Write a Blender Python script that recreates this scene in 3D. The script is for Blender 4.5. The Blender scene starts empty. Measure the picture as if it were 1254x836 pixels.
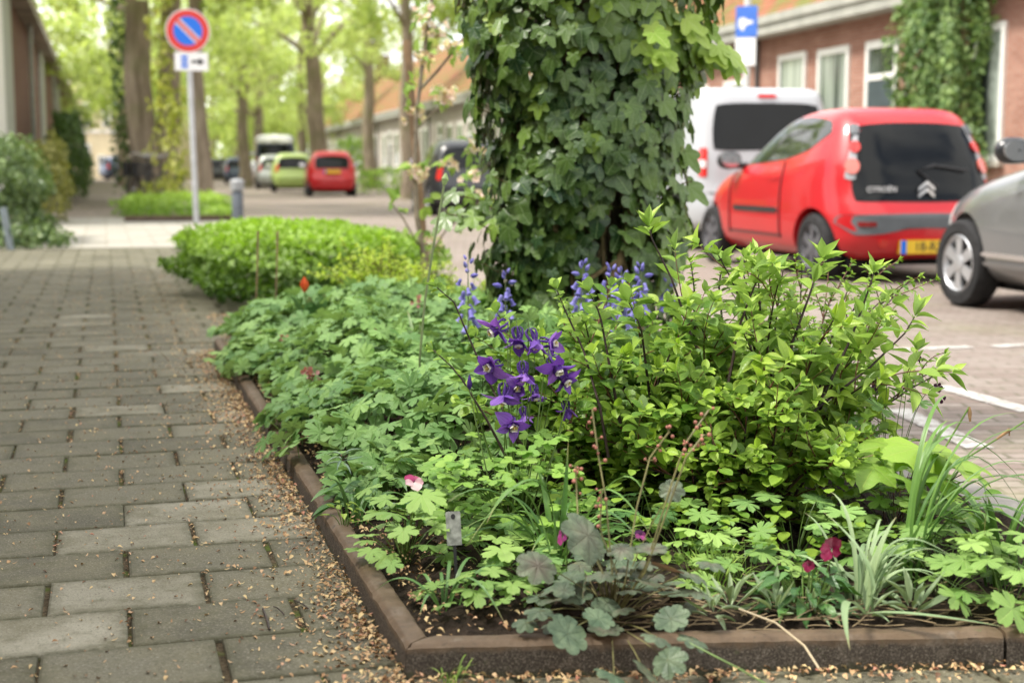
import bpy, bmesh, math, random
import numpy as np
from mathutils import Vector, Matrix, Euler
from mathutils.bvhtree import BVHTree
random.seed(7)
RNG = np.random.default_rng(7)
PI = math.pi
scene = bpy.context.scene
COL = scene.collection
R_ = random.uniform
V = Vector

# ------------------------------------------------------------------ camera
F_PX = 50.0 / 36.0 * 1254.0
CAM_H = 0.82
YAW, PITCH = math.radians(15.9), math.radians(7.0)
CAM_LOC = V((0, 0, CAM_H))
CAM_ROT = Euler((PI / 2 - PITCH, 0, -YAW), 'XYZ')
CAM_M = CAM_ROT.to_matrix()
ROAD_Z = -0.14


def ray(px, py):
    return CAM_M @ V(((px - 627) / F_PX, -(py - 418) / F_PX, -1))


def gp(px, py, z=0.0):
    """where the line of sight through a photo pixel meets the level z"""
    d = ray(px, py)
    return CAM_LOC + d * ((z - CAM_LOC.z) / d.z)


def dp(px, py, depth):
    """the point seen at a photo pixel, a given depth away"""
    return CAM_LOC + ray(px, py) * depth


def at(px, depth, z=0.0):
    """a point at a given level, in the pixel column px and at a given depth"""
    p = dp(px, 204, depth)
    p.z = z
    return p


def xp(px, py, point, normal):
    d = ray(px, py)
    return CAM_LOC + d * ((point - CAM_LOC).dot(normal) / d.dot(normal))


# ------------------------------------------------------------------ objects
def tag(o, label=None, cat=None, group=None, kind=None):
    if label: o['label'] = label
    if cat: o['category'] = cat
    if group: o['group'] = group
    if kind: o['kind'] = kind
    return o


def thing(name, label, cat, loc=(0, 0, 0), rotz=0.0, group=None):
    o = bpy.data.objects.new(name, None)
    o.empty_display_size = 0.1
    COL.objects.link(o)
    o.location = loc
    o.rotation_euler = (0, 0, rotz)
    return tag(o, label, cat, group)


def copy_tree(o, parent=None):
    c = o.copy()
    COL.objects.link(c)
    if parent is not None:
        c.parent = parent
    for ch in list(o.children):
        copy_tree(ch, c)
    return c


def link(name, me, parent=None):
    o = bpy.data.objects.new(name, me)
    COL.objects.link(o)
    if parent is not None:
        o.parent = parent
    return o


class MB:
    """collects faces of one mesh"""
    def __init__(self):
        self.v, self.f, self.mi, self.cur = [], [], [], 0

    def add(self, verts, faces):
        b = len(self.v)
        self.v.extend([tuple(p) for p in verts])
        for f in faces:
            self.f.append([i + b for i in f])
            self.mi.append(self.cur)
        return self

    def box(self, lo, hi, M=None):
        x0, y0, z0 = lo; x1, y1, z1 = hi
        p = [V(q) for q in ((x0, y0, z0), (x1, y0, z0), (x1, y1, z0), (x0, y1, z0), (x0, y0, z1), (x1, y0, z1), (x1, y1, z1), (x0, y1, z1))]
        if M is not None: p = [M @ q for q in p]
        return self.add(p, [(0, 3, 2, 1), (4, 5, 6, 7), (0, 1, 5, 4), (1, 2, 6, 5), (2, 3, 7, 6), (3, 0, 4, 7)])

    def tube(self, pts, rad, n=6, caps=True):
        pts = [V(p) for p in pts]
        if not hasattr(rad, '__len__'): rad = [rad] * len(pts)
        m = len(pts)
        up = None
        vs, fs = [], []
        for i in range(m):
            d = (pts[min(i + 1, m - 1)] - pts[max(i - 1, 0)])
            if d.length < 1e-9: d = V((0, 0, 1))
            d.normalize()
            if up is None:
                up = V((1, 0, 0)) if abs(d.x) < .8 else V((0, 1, 0))
            s = d.cross(up)
            if s.length < 1e-6: s = d.orthogonal()
            s.normalize(); up = s.cross(d)
            for k in range(n):
                a = 2 * PI * k / n
                vs.append(pts[i] + (s * math.cos(a) + up * math.sin(a)) * rad[i])
        for i in range(m - 1):
            for k in range(n):
                fs.append((i * n + k, i * n + (k + 1) % n, (i + 1) * n + (k + 1) % n, (i + 1) * n + k))
        if caps:
            fs.append(tuple(range(n))[::-1]); fs.append(tuple(range((m - 1) * n, m * n)))
        return self.add(vs, fs)

    def prism(self, poly, t, M):
        """2D outline in the local xy plane, thickness t along z"""
        n = len(poly)
        vs = [M @ V((x, y, 0)) for x, y in poly] + [M @ V((x, y, t)) for x, y in poly]
        fs = [tuple(range(n))[::-1], tuple(range(n, 2 * n))] + [(i, (i + 1) % n, n + (i + 1) % n, n + i) for i in range(n)]
        return self.add(vs, fs)

    def lathe(self, prof, n=16, M=None):
        vs, fs = [], []
        for r, z in prof:
            for k in range(n):
                a = 2 * PI * k / n
                p = V((r * math.cos(a), r * math.sin(a), z))
                vs.append(M @ p if M is not None else p)
        for i in range(len(prof) - 1):
            for k in range(n):
                fs.append((i * n + k, i * n + (k + 1) % n, (i + 1) * n + (k + 1) % n, (i + 1) * n + k))
        return self.add(vs, fs)

    def ball(self, c, r, n=8):
        return self.lathe([(r * math.sin(PI * i / n) + 1e-5, -r * math.cos(PI * i / n)) for i in range(n + 1)], n, Matrix.Translation(c))

    def build(self, name, mat, parent=None, smooth=False, sharp=40):
        me = bpy.data.meshes.new(name)
        me.from_pydata(self.v, [], self.f)
        for m in (mat if isinstance(mat, (list, tuple)) else [mat]): me.materials.append(m)
        if isinstance(mat, (list, tuple)):
            me.polygons.foreach_set('material_index', self.mi)
        me.update()
        if smooth:
            me.polygons.foreach_set('use_smooth', [True] * len(me.polygons))
            if sharp: me.set_sharp_from_angle(angle=math.radians(sharp))
        return link(name, me, parent)


def bevel(o, w, seg=2):
    bm = bmesh.new(); bm.from_mesh(o.data)
    bmesh.ops.bevel(bm, geom=bm.edges[:], offset=w, segments=seg, affect='EDGES', profile=.6)
    bm.to_mesh(o.data); bm.free()
    return o


# ------------------------------------------------------------------ node helpers
class NT:
    def __init__(self, name):
        self.m = bpy.data.materials.new(name)
        self.m.use_nodes = True
        self.n = self.m.node_tree.nodes
        self.l = self.m.node_tree.links
        self.n.clear()
        self.out = self.n.new('ShaderNodeOutputMaterial')

    def node(self, t, **kw):
        x = self.n.new(t)
        for k, v in kw.items():
            setattr(x, k, v)
        return x

    def put(self, sock, val):
        if isinstance(val, bpy.types.NodeSocket): self.l.new(val, sock)
        elif val is not None:
            if sock.type == 'RGBA' and len(val) == 3: val = (*val, 1)
            sock.default_value = val

    def math(self, op, a, b=None, c=None, clamp=False):
        x = self.node('ShaderNodeMath', operation=op, use_clamp=clamp)
        self.put(x.inputs[0], a)
        if b is not None: self.put(x.inputs[1], b)
        if c is not None: self.put(x.inputs[2], c)
        return x.outputs[0]

    def sstep(self, v, a, b, lo=0.0, hi=1.0):
        x = self.node('ShaderNodeMapRange', interpolation_type='SMOOTHSTEP')
        self.put(x.inputs[0], v)
        for i, q in enumerate((a, b, lo, hi)): self.put(x.inputs[i + 1], q)
        return x.outputs[0]

    def mix(self, f, a, b, mode='MIX'):
        x = self.node('ShaderNodeMix', data_type='RGBA', blend_type=mode)
        self.put(x.inputs[0], f); self.put(x.inputs[6], a); self.put(x.inputs[7], b)
        return x.outputs[2]

    def noise(self, scale, detail=3, rough=.55, vec=None, dist=0.0):
        x = self.node('ShaderNodeTexNoise')
        x.inputs['Scale'].default_value = scale; x.inputs['Detail'].default_value = detail
        x.inputs['Roughness'].default_value = rough; x.inputs['Distortion'].default_value = dist
        self.put(x.inputs['Vector'], vec if vec is not None else self.coord())
        return x.outputs[0]

    def voro(self, scale, vec=None, feature='F1', out=0):
        x = self.node('ShaderNodeTexVoronoi', feature=feature)
        x.inputs['Scale'].default_value = scale
        self.put(x.inputs['Vector'], vec if vec is not None else self.coord())
        return x.outputs[out]

    def coord(self, which='Object'):
        if not hasattr(self, '_tc'): self._tc = self.node('ShaderNodeTexCoord')
        return self._tc.outputs[which]

    def geo(self, which):
        if not hasattr(self, '_ge'): self._ge = self.node('ShaderNodeNewGeometry')
        return self._ge.outputs[which]

    def attr(self, name):
        return self.node('ShaderNodeAttribute', attribute_name=name).outputs['Fac']

    def sep(self, v):
        x = self.node('ShaderNodeSeparateXYZ'); self.put(x.inputs[0], v); return x.outputs

    def ramp(self, f, stops):
        x = self.node('ShaderNodeValToRGB')
        e = x.color_ramp.elements
        while len(e) < len(stops): e.new(.5)
        for i, (p, c) in enumerate(stops):
            e[i].position = p; e[i].color = (*c, 1)
        self.put(x.inputs[0], f)
        return x.outputs[0]

    def mapping(self, vec, scale=(1, 1, 1), rot=(0, 0, 0), loc=(0, 0, 0)):
        x = self.node('ShaderNodeMapping')
        self.put(x.inputs[0], vec); x.inputs[1].default_value = loc; x.inputs[2].default_value = rot; x.inputs[3].default_value = scale
        return x.outputs[0]

    def bump(self, h, strength=.3, dist=.01):
        x = self.node('ShaderNodeBump'); x.inputs['Strength'].default_value = strength; x.inputs['Distance'].default_value = dist
        self.put(x.inputs['Height'], h); return x.outputs[0]

    def bsdf(self, col, rough=.5, spec=.5, metal=0.0, normal=None, coat=0.0, **kw):
        x = self.node('ShaderNodeBsdfPrincipled')
        self.put(x.inputs['Base Color'], col); self.put(x.inputs['Roughness'], rough)
        self.put(x.inputs['Specular IOR Level'], spec); self.put(x.inputs['Metallic'], metal)
        x.inputs['Coat Weight'].default_value = coat
        if coat: x.inputs['Coat Roughness'].default_value = .04
        if normal is not None: self.put(x.inputs['Normal'], normal)
        return x.outputs[0]

    def done(self, shader):
        self.l.new(shader, self.out.inputs['Surface'])
        return self.m


def plain(name, col, rough=.6, spec=.5, metal=0.0, var=.12, scale=6.0, coat=0.0, bump=0.0):
    t = NT(name)
    n = t.noise(scale, 4)
    c = t.mix(t.sstep(n, .3, .7), tuple(max(0, q * (1 - var)) for q in col), tuple(q * (1 + var) for q in col))
    nr = t.bump(t.noise(scale * 8, 3), bump, .01) if bump else None
    return t.done(t.bsdf(c, rough, spec, metal, nr, coat))


def leaf_mat(name, dark, light, rough=.45, trans=.3, vein=None, vcol=None, vstr=.5, spec=.4, freq=7.0, extra=None, bump=.35, back=None):
    """a leaf: colour runs from dark to light with each leaf's own 'tint'"""
    t = NT(name)
    tint = t.attr('tint')
    n = t.noise(9.0, 3)
    f = t.math('ADD', tint, t.math('MULTIPLY', t.math('SUBTRACT', n, .5), .5), clamp=True)
    col = t.ramp(f, [(0.0, dark), (.55, tuple((a + b) * .5 for a, b in zip(dark, light))), (1.0, light)] if extra is None else extra)
    normal = None
    fine = t.noise(140.0, 3)
    if vein:
        uv = t.sep(t.coord('UV'))
        u, v = uv[0], uv[1]
        if vein == 'pinnate':
            au = t.math('ABSOLUTE', u)
            mid = t.sstep(au, .0, .10, 1, 0)
            s = t.math('ABSOLUTE', t.math('SUBTRACT', t.math('FRACT', t.math('SUBTRACT', t.math('MULTIPLY', v, freq), t.math('MULTIPLY', au, 1.3))), .5))
            side = t.math('MULTIPLY', t.sstep(s, .0, .16, 1, 0), t.sstep(au, .7, 1.0, .55, .1))
            vm = t.math('MAXIMUM', mid, side)
        else:
            lob = t.math('ABSOLUTE', t.math('SUBTRACT', t.math('FRACT', t.math('ADD', u, .5)), .5))
            mid = t.sstep(t.math('MULTIPLY', lob, t.math('ADD', v, .05)), .0, .035, 1, 0)
            s = t.math('ABSOLUTE', t.math('SUBTRACT', t.math('FRACT', t.math('SUBTRACT', t.math('MULTIPLY', v, 5.0), t.math('MULTIPLY', lob, 4.5))), .5))
            side = t.math('MULTIPLY', t.sstep(s, .0, .16, 1, 0), t.sstep(v, .2, .9, .0, .5))
            vm = t.math('MAXIMUM', mid, side)
        vc = vcol or tuple(min(1, q * 1.7 + .02) for q in light)
        col = t.mix(t.math('MULTIPLY', vm, vstr), col, vc)
        h = t.math('ADD', t.math('MULTIPLY', vm, -1.0), t.math('MULTIPLY', fine, .35))
        normal = t.bump(h, bump, .0022)
    else:
        normal = t.bump(fine, bump * .5, .002)
    spot = t.math('MULTIPLY', t.sstep(t.noise(31, 5, .72), .63, .72), .55)
    col = t.mix(spot, col, tuple(a * .45 + b * .55 for a, b in zip(light, (.20, .15, .04))))
    if back:
        col = t.mix(t.geo('Backfacing'), col, back)
    p = t.bsdf(col, rough, spec, 0.0, normal)
    tr = t.node('ShaderNodeBsdfTranslucent')
    t.put(tr.inputs[0], t.mix(1.0, col, (1.15, 1.25, .62, 1), 'MULTIPLY'))
    mx = t.node('ShaderNodeMixShader'); mx.inputs[0].default_value = trans
    t.l.new(p, mx.inputs[1]); t.l.new(tr.outputs[0], mx.inputs[2])
    return t.done(mx.outputs[0])


# ------------------------------------------------------------------ leaf templates
class Tpl:
    def __init__(self, v, f, uv):
        self.v = np.array(v, float); self.f = np.array(f, np.int64); self.uv = np.array(uv, float)


def t_ovate(w=.5, rows=6, cols=5, fold=.25, droop=.25, peak=.42, tip=1.0, wave=0.0, serr=0.0, stalk=.06):
    """leaf of length 1 along +y; normal +z"""
    vs, uv, fs = [], [], []
    for i in range(rows + 1):
        v = i / rows
        a = math.log(.5) / math.log(peak)
        hw = w / 2 * max(0.0, math.sin(PI * v ** a)) ** (.85 if v < peak else tip)
        hw = max(hw, .006)
        if serr and 0 < i < rows: hw *= 1 + (serr if i % 2 else -serr)
        for j in range(cols):
            u = -1 + 2 * j / (cols - 1)
            x = u * hw
            z = abs(x) * fold * 2 - droop * v * v + wave * math.sin(v * 9 + j) * abs(u) * w
            vs.append((x, stalk + v * (1 - .18 * droop), z)); uv.append((u, v))
    for i in range(rows):
        for j in range(cols - 1):
            q = i * cols + j
            fs.append((q, q + 1, q + cols + 1, q + cols))
    return Tpl(vs, fs, uv)


def t_palm(L=7, span=145, depth=.4, p=1.0, R=None, teeth=0, tamp=.06, per=8, cup=.12, ripple=.06, fold=.0, droop=0.0, rings=(.3, .65, 1.0), notch=0.0):
    """lobed leaf, stalk joins at the origin, middle lobe along +y, about 1 unit long from the stalk to the tip"""
    R = R or [1.0] * L
    sp = math.radians(span)
    out = []
    n = (L - 1) * per + per
    for i in range(n + 1):
        c = -.5 + L * i / n
        th = -sp + 2 * sp * (c / (L - 1)) if L > 1 else 0
        k = min(L - 1, max(0, int(round(c))))
        k2 = min(L - 1, max(0, k + (1 if c > k else -1)))
        tt = abs(c - k)
        r = (R[k] * (1 - tt) + R[k2] * tt) * (1 - depth * (2 * tt) ** p)
        if teeth: r *= 1 + tamp * math.cos(2 * PI * teeth * (c - k)) * (1 if tt < .49 else .3)
        if i in (0, n): r *= .55 - notch
        out.append((th, r, c))
    vs, uv, fs = [(0, 0, 0)], [(0, 0)], []
    m = len(out)
    uv = []
    vs = []
    for ri, fr in enumerate((.0,) + tuple(rings)):
        for th, r, c in out:
            rr = max(r * fr, .004)
            x, y = rr * math.sin(th), rr * math.cos(th)
            lob = abs(c - round(c))
            z = cup * rr * rr - ripple * rr * (math.cos(2 * PI * lob) * .5 + .5) + fold * abs(x) - droop * max(0, y) ** 2 - droop * .4 * x * x
            vs.append((x, y, z)); uv.append((c, fr))
    for ri in range(len(rings)):
        for i in range(m - 1):
            a = ri * m + i
            fs.append((a, a + 1, a + m + 1, a + m))
    return Tpl(vs, fs, uv)


class Leaves:
    """many leaves of one plant, built as one mesh"""
    def __init__(self):
        self.d = {}

    def add(self, tpl, pos, d, n, size, tint=.5, wx=1.0):
        d = V(d).normalized()
        n = V(n); n = n - d * n.dot(d)
        if n.length < 1e-5: n = d.orthogonal()
        n.normalize()
        x = d.cross(n)
        self.d.setdefault(id(tpl), (tpl, []))[1].append((x.x * size * wx, d.x * size, n.x * size, x.y * size * wx, d.y * size, n.y * size,
                                                        x.z * size * wx, d.z * size, n.z * size, pos[0], pos[1], pos[2], tint))

    def count(self):
        return sum(len(b) for a, b in self.d.values())

    def build(self, name, mat, parent=None, origin=(0, 0, 0)):
        vs, fs, uvs, ts = [], [], [], []
        b = 0
        for tpl, it in self.d.values():
            A = np.array(it)
            M = A[:, :9].reshape(-1, 3, 3)
            P = np.einsum('kij,nj->kni', M, tpl.v) + A[:, None, 9:12]
            k, n = P.shape[:2]
            vs.append(P.reshape(-1, 3))
            fs.append((tpl.f[None] + (np.arange(k) * n)[:, None, None] + b).reshape(-1, 4))
            uvs.append(np.broadcast_to(tpl.uv[tpl.f.reshape(-1)][None], (k, tpl.f.size, 2)).reshape(-1, 2))
            ts.append(np.repeat(A[:, 12], n))
            b += k * n
        vs = np.concatenate(vs) - np.array(origin); fs = np.concatenate(fs); uvs = np.concatenate(uvs); ts = np.concatenate(ts)
        return raw_mesh(name, vs, fs, mat, parent, uvs, ts)


def raw_mesh(name, vs, fs, mat, parent=None, uvs=None, tint=None, smooth=True):
    me = bpy.data.meshes.new(name)
    me.vertices.add(len(vs)); me.vertices.foreach_set('co', np.asarray(vs, np.float32).ravel())
    k = fs.shape[1]
    me.loops.add(fs.size); me.loops.foreach_set('vertex_index', fs.ravel().astype(np.int32))
    me.polygons.add(len(fs))
    me.polygons.foreach_set('loop_start', (np.arange(len(fs)) * k).astype(np.int32))
    me.polygons.foreach_set('use_smooth', np.full(len(fs), smooth))
    if uvs is not None:
        me.uv_layers.new(name='UVMap'); me.uv_layers[0].data.foreach_set('uv', np.asarray(uvs, np.float32).ravel())
    if tint is not None:
        a = me.attributes.new('tint', 'FLOAT', 'POINT'); a.data.foreach_set('value', np.asarray(tint, np.float32))
    me.materials.append(mat)
    me.update(calc_edges=True)
    return link(name, me, parent)


def rnd_dir():
    a = R_(0, 2 * PI); z = R_(-1, 1); s = math.sqrt(1 - z * z)
    return V((s * math.cos(a), s * math.sin(a), z))


def curve(a, b, bend, k=6):
    """points from a to b bowed by the offset vector bend"""
    a, b = V(a), V(b); c = (a + b) * .5 + V(bend)
    return [a * (1 - t) ** 2 + c * 2 * t * (1 - t) + b * t * t for t in [i / (k - 1) for i in range(k)]]


def lerp_pts(pts, t):
    x = t * (len(pts) - 1); i = min(int(x), len(pts) - 2); f = x - i
    return pts[i].lerp(pts[i + 1], f), (pts[i + 1] - pts[i]).normalized()
# ================================================================== camera, light, sky
cam_d = bpy.data.cameras.new('camera')
cam = bpy.data.objects.new('camera', cam_d); COL.objects.link(cam)
cam.location = CAM_LOC; cam.rotation_euler = CAM_ROT
cam_d.lens = 50; cam_d.sensor_width = 36; cam_d.clip_start = .05; cam_d.clip_end = 2000
cam_d.dof.use_dof = True; cam_d.dof.focus_distance = 3.05; cam_d.dof.aperture_fstop = 3.4
cam_d.dof.aperture_blades = 9
scene.camera = cam

SUN_EL, SUN_AZ = math.radians(57), math.radians(-84)      # azimuth from +Y towards +X
world = bpy.data.worlds.new('World'); scene.world = world; world.use_nodes = True
wn, wl = world.node_tree.nodes, world.node_tree.links
bg = wn['Background']
sky = wn.new('ShaderNodeTexSky'); sky.sky_type = 'NISHITA'; sky.sun_disc = False
sky.sun_elevation = SUN_EL; sky.sun_rotation = SUN_AZ
sky.air_density = 1.0; sky.dust_density = 2.0; sky.ozone_density = 1.0
tc = wn.new('ShaderNodeTexCoord')
cn = wn.new('ShaderNodeTexNoise'); cn.inputs['Scale'].default_value = 2.6; cn.inputs['Detail'].default_value = 6
wl.new(tc.outputs['Generated'], cn.inputs['Vector'])
cr = wn.new('ShaderNodeMapRange'); cr.interpolation_type = 'SMOOTHSTEP'
cr.inputs[1].default_value = .30; cr.inputs[2].default_value = .54
wl.new(cn.outputs[0], cr.inputs[0])
cm = wn.new('ShaderNodeMix'); cm.data_type = 'RGBA'
wl.new(cr.outputs[0], cm.inputs[0]); wl.new(sky.outputs[0], cm.inputs[6]); cm.inputs[7].default_value = (9.4, 9.3, 9.0, 1)
wl.new(cm.outputs[2], bg.inputs[0]); bg.inputs[1].default_value = .115

sd = bpy.data.lights.new('sun', 'SUN'); sun = bpy.data.objects.new('sun', sd); COL.objects.link(sun)
sd.energy = 2.7; sd.angle = math.radians(9); sd.color = (1.0, .95, .87)
sdir = V((math.sin(SUN_AZ) * math.cos(SUN_EL), math.cos(SUN_AZ) * math.cos(SUN_EL), math.sin(SUN_EL)))
sun.rotation_euler = sdir.to_track_quat('Z', 'Y').to_euler()
sun.location = (-5, 4, 12)
vs_ = scene.view_settings
vs_.view_transform = 'Standard'; vs_.look = 'None'; vs_.exposure = 1.15; vs_.gamma = 1; vs_.use_curve_mapping = False
scene.render.engine = 'CYCLES'
cy = scene.cycles
cy.use_denoising = True
try: cy.denoiser = 'OPENIMAGEDENOISE'
except Exception: pass
cy.max_bounces = 8; cy.diffuse_bounces = 4; cy.glossy_bounces = 3; cy.transmission_bounces = 4; cy.transparent_max_bounces = 6
cy.caustics_reflective = False; cy.caustics_refractive = False
cy.sample_clamp_indirect = 8
cy.use_adaptive_sampling = True; cy.adaptive_threshold = .015

# ================================================================== frames of reference
K0, K1 = gp(497, 832), gp(262, 430)
K2 = gp(1254, 817)
kd = (K1 - K0).normalized()                     # along the bed's side kerb, away from the camera
fd = (K2 - K0).normalized()                     # along the bed's front kerb
kn = V((kd.y, -kd.x, 0))                        # into the bed
fn = V((-fd.y, fd.x, 0))
BED_LEN = (K1 - K0).length
BED_W = 1.48
ang_k = math.atan2(-kd.x, kd.y)
# far side of the street runs a few degrees to the right
RYAW = YAW - math.atan((627 - 209) / F_PX)
RD = V((math.sin(RYAW), math.cos(RYAW), 0)); RX = V((math.cos(RYAW), -math.sin(RYAW), 0))


def bedp(s, t, z=0.0):
    """a point in the near bed: s along the side kerb, t into the bed"""
    p = K0 + kd * s + kn * t
    return V((p.x, p.y, z))


# ================================================================== ground
t = NT('clinker_paving')
co = t.coord('Object')
br = t.node('ShaderNodeTexBrick'); br.offset = .5
t.put(br.inputs['Vector'], t.mapping(co, rot=(0, 0, .25)))
br.inputs['Color1'].default_value = (.155, .105, .088, 1); br.inputs['Color2'].default_value = (.27, .225, .20, 1)
br.inputs['Mortar'].default_value = (.085, .082, .045, 1)
br.inputs['Scale'].default_value = 1.0; br.inputs['Brick Width'].default_value = .21; br.inputs['Row Height'].default_value = .085
br.inputs['Mortar Size'].default_value = .009; br.inputs['Mortar Smooth'].default_value = .3; br.inputs['Bias'].default_value = .1
moss = t.sstep(t.noise(1.3, 5), .5, .72)
c = t.mix(t.math('MULTIPLY', moss, .55), br.outputs[0], (.20, .20, .09, 1))
c = t.mix(t.sstep(t.noise(.35, 4), .35, .7, 0, .5), c, (.30, .25, .22, 1))
c = t.mix(.3, c, t.ramp(t.noise(24, 5, .7), [(.3, (.09, .075, .06)), (.7, (.33, .28, .25))]))
M_ROAD = t.done(t.bsdf(c, .8, .3, 0, t.bump(t.math('ADD', t.math('MULTIPLY', br.outputs[1], -1.0), t.math('MULTIPLY', t.noise(60, 3), .4)), .5, .008)))
m = MB(); m.add([(-400, -300, ROAD_Z), (400, -300, ROAD_Z), (400, 700, ROAD_Z), (-400, 700, ROAD_Z)], [(0, 1, 2, 3)])
tag(m.build('road', M_ROAD), kind='structure')

# painted lines of the parking bay
t = NT('road_paint')
wear = t.sstep(t.noise(26, 6, .7), .42, .56)
M_PAINT = t.done(t.bsdf(t.mix(wear, (.27, .235, .21, 1), (.52, .51, .48, 1)), .7, .3))
ZL = ROAD_Z + .004
for (ax, ay), (bx, by), w in (((1096, 428), (1188, 424), .09), ((1218, 424), (1290, 419), .09), ((1150, 472), (1262, 503), .10), ((1098, 500), (1200, 548), .10), ((1255, 436), (1320, 432), .09)):
    a, b = gp(ax, ay, ZL), gp(bx, by, ZL)
    d = (b - a).normalized(); n = V((-d.y, d.x, 0)) * w * .5
    m = MB(); m.add([a - n, b - n, b + n, a + n], [(0, 1, 2, 3)])
    tag(m.build('road_marking', M_PAINT), kind='structure')

# the pavement: a slab with single tiles laid on it
t = NT('joint_sand')
M_JOINT = t.done(t.bsdf(t.mix(t.sstep(t.noise(9, 5), .48, .62), t.ramp(t.noise(90, 4), [(.3, (.03, .022, .014)), (.7, (.13, .10, .06))]), (.075, .10, .022, 1)), .95, .1, 0, t.bump(t.noise(120, 3), .8, .01)))
X_KERB = 2.0
m = MB(); m.box((-9, -6, -.5), (X_KERB, 16.0, -.008))
tag(m.build('pavement_bed', M_JOINT), kind='structure')

t = NT('pavement_tile')
tint = t.attr('tint')
base = t.ramp(tint, [(0.0, (.078, .073, .050)), (.45, (.132, .124, .088)), (.7, (.19, .178, .13)), (1.0, (.33, .31, .24))])
big = t.noise(7, 5, .6)
grain = t.noise(190, 3, .75)
base = t.mix(t.sstep(big, .3, .75), base, (.15, .138, .088, 1))
base = t.mix(t.math('MULTIPLY', t.sstep(grain, .50, .74), .55), base, (.40, .375, .30, 1))
base = t.mix(t.math('MULTIPLY', t.sstep(t.noise(230, 3, .75), .52, .70), .75), base, (.045, .04, .028, 1))
base = t.mix(t.math('MULTIPLY', t.sstep(t.noise(17, 6, .72), .50, .72), .6), base, (.078, .076, .036, 1))
base = t.mix(t.math('MULTIPLY', t.attr('edge'), t.sstep(t.noise(40, 4, .7), .3, .65, .2, .85)), base, (.07, .068, .038, 1))
M_TILE = t.done(t.bsdf(base, .85, .3, 0, t.bump(t.math('ADD', t.math('MULTIPLY', grain, .6), t.noise(70, 4)), .55, .0035)))

TO = gp(160, 791); TW, TH = .300, .216
light_px = [(228, 597), (300, 622), (230, 652), (245, 722), (150, 427), (190, 495), (225, 471), (200, 300), (90, 300), (60, 790), (330, 660), (290, 590), (118, 385), (300, 430)]
to_l = lambda p: ((p - TO).dot(kn), (p - TO).dot(kd))
lights = []
for q in light_px:
    x, y = to_l(gp(*q)); r = math.floor(y / TH)
    lights.append((r, math.floor((x - (r % 2) * TW * .5) / TW)))
vs, fs, tn, ed = [], [], [], []
for r in range(-8, 62):
    for c_ in range(-12, 9):
        x0 = c_ * TW + (r % 2) * TW * .5 + R_(-.004, .004); x1 = x0 + TW
        y0, y1 = r * TH, (r + 1) * TH
        gx, gy = R_(.002, .0055), R_(.001, .0026)
        x0 += gx; x1 -= gx; y0 += gy; y1 -= gy
        if r > 58: continue
        if (TO + kn * x0).x + kd.x * y0 > X_KERB - .02: continue
        x1 = min(x1, X_KERB - .02 - TO.x)
        if x1 - x0 < .03: continue
        z = R_(-.0022, .0018); tx, ty = R_(-.006, .006), R_(-.009, .009)
        yr = R_(-.004, .004)
        b = len(vs)
        far = y0 + TO.y
        tt = R_(.0, .62) + (.12 if random.random() < .15 else 0)
        if (r, c_) in lights: tt = R_(.82, 1.0)
        elif random.random() < .05: tt = R_(.65, .9)
        for (ins, dz, e) in ((0, -.055, 1), (0, -.0055, 1), (.0018, -.0018, 1), (.006, 0, .8), (.028, 0, 0)):
            for ux, uy in ((x0 + ins, y0 + ins), (x1 - ins, y0 + ins), (x1 - ins, y1 - ins), (x0 + ins, y1 - ins)):
                cx, cyy = ux - (x0 + x1) / 2, uy - (y0 + y1) / 2
                p = TO + kn * (ux - cyy * yr) + kd * (uy + cx * yr)
                vs.append((p.x, p.y, z + dz + cx * tx + cyy * ty)); tn.append(tt); ed.append(e)
        for k in range(4):
            for j in range(4):
                fs.append((b + k * 4 + j, b + k * 4 + (j + 1) % 4, b + k * 4 + 4 + (j + 1) % 4, b + k * 4 + 4 + j))
        fs.append((b + 16, b + 17, b + 18, b + 19))
o = raw_mesh('pavement', np.array(vs), np.array(fs), M_TILE, None, None, tn, smooth=False)
a = o.data.attributes.new('edge', 'FLOAT', 'POINT'); a.data.foreach_set('value', np.array(ed, np.float32))
tag(o, kind='structure')

# lighter flags of the crossing path, then the darker long path beyond
t = NT('pale_flags')
br = t.node('ShaderNodeTexBrick'); t.put(br.inputs['Vector'], t.coord()); br.offset = .5
br.inputs['Color1'].default_value = (.27, .255, .215, 1); br.inputs['Color2'].default_value = (.36, .34, .295, 1); br.inputs['Mortar'].default_value = (.2, .18, .13, 1)
br.inputs['Scale'].default_value = 1; br.inputs['Brick Width'].default_value = .5; br.inputs['Row Height'].default_value = .5; br.inputs['Mortar Size'].default_value = .012
M_FLAG = t.done(t.bsdf(t.mix(t.sstep(t.noise(3, 4), .4, .7, 0, .5), br.outputs[0], (.38, .36, .30, 1)), .85, .3))
m = MB(); m.box((-9, 15.0, -.4), (X_KERB, 24.0, .004))
tag(m.build('crossing_path', M_FLAG), kind='structure')
M_PATH = plain('path_brick', (.20, .165, .135), .85, .3, var=.25, scale=5, bump=.3)
m = MB(); m.box((-9, 24.0, -.4), (X_KERB, 160, 0))
tag(m.build('path', M_PATH), kind='structure')
M_KSTONE = plain('kerb_stone', (.19, .18, .165), .8, .3, var=.2, scale=9, bump=.3)
m = MB(); m.box((X_KERB, -6, -.4), (X_KERB + .14, 160, .006))
tag(m.build('road_kerb', M_KSTONE), kind='structure')
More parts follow.
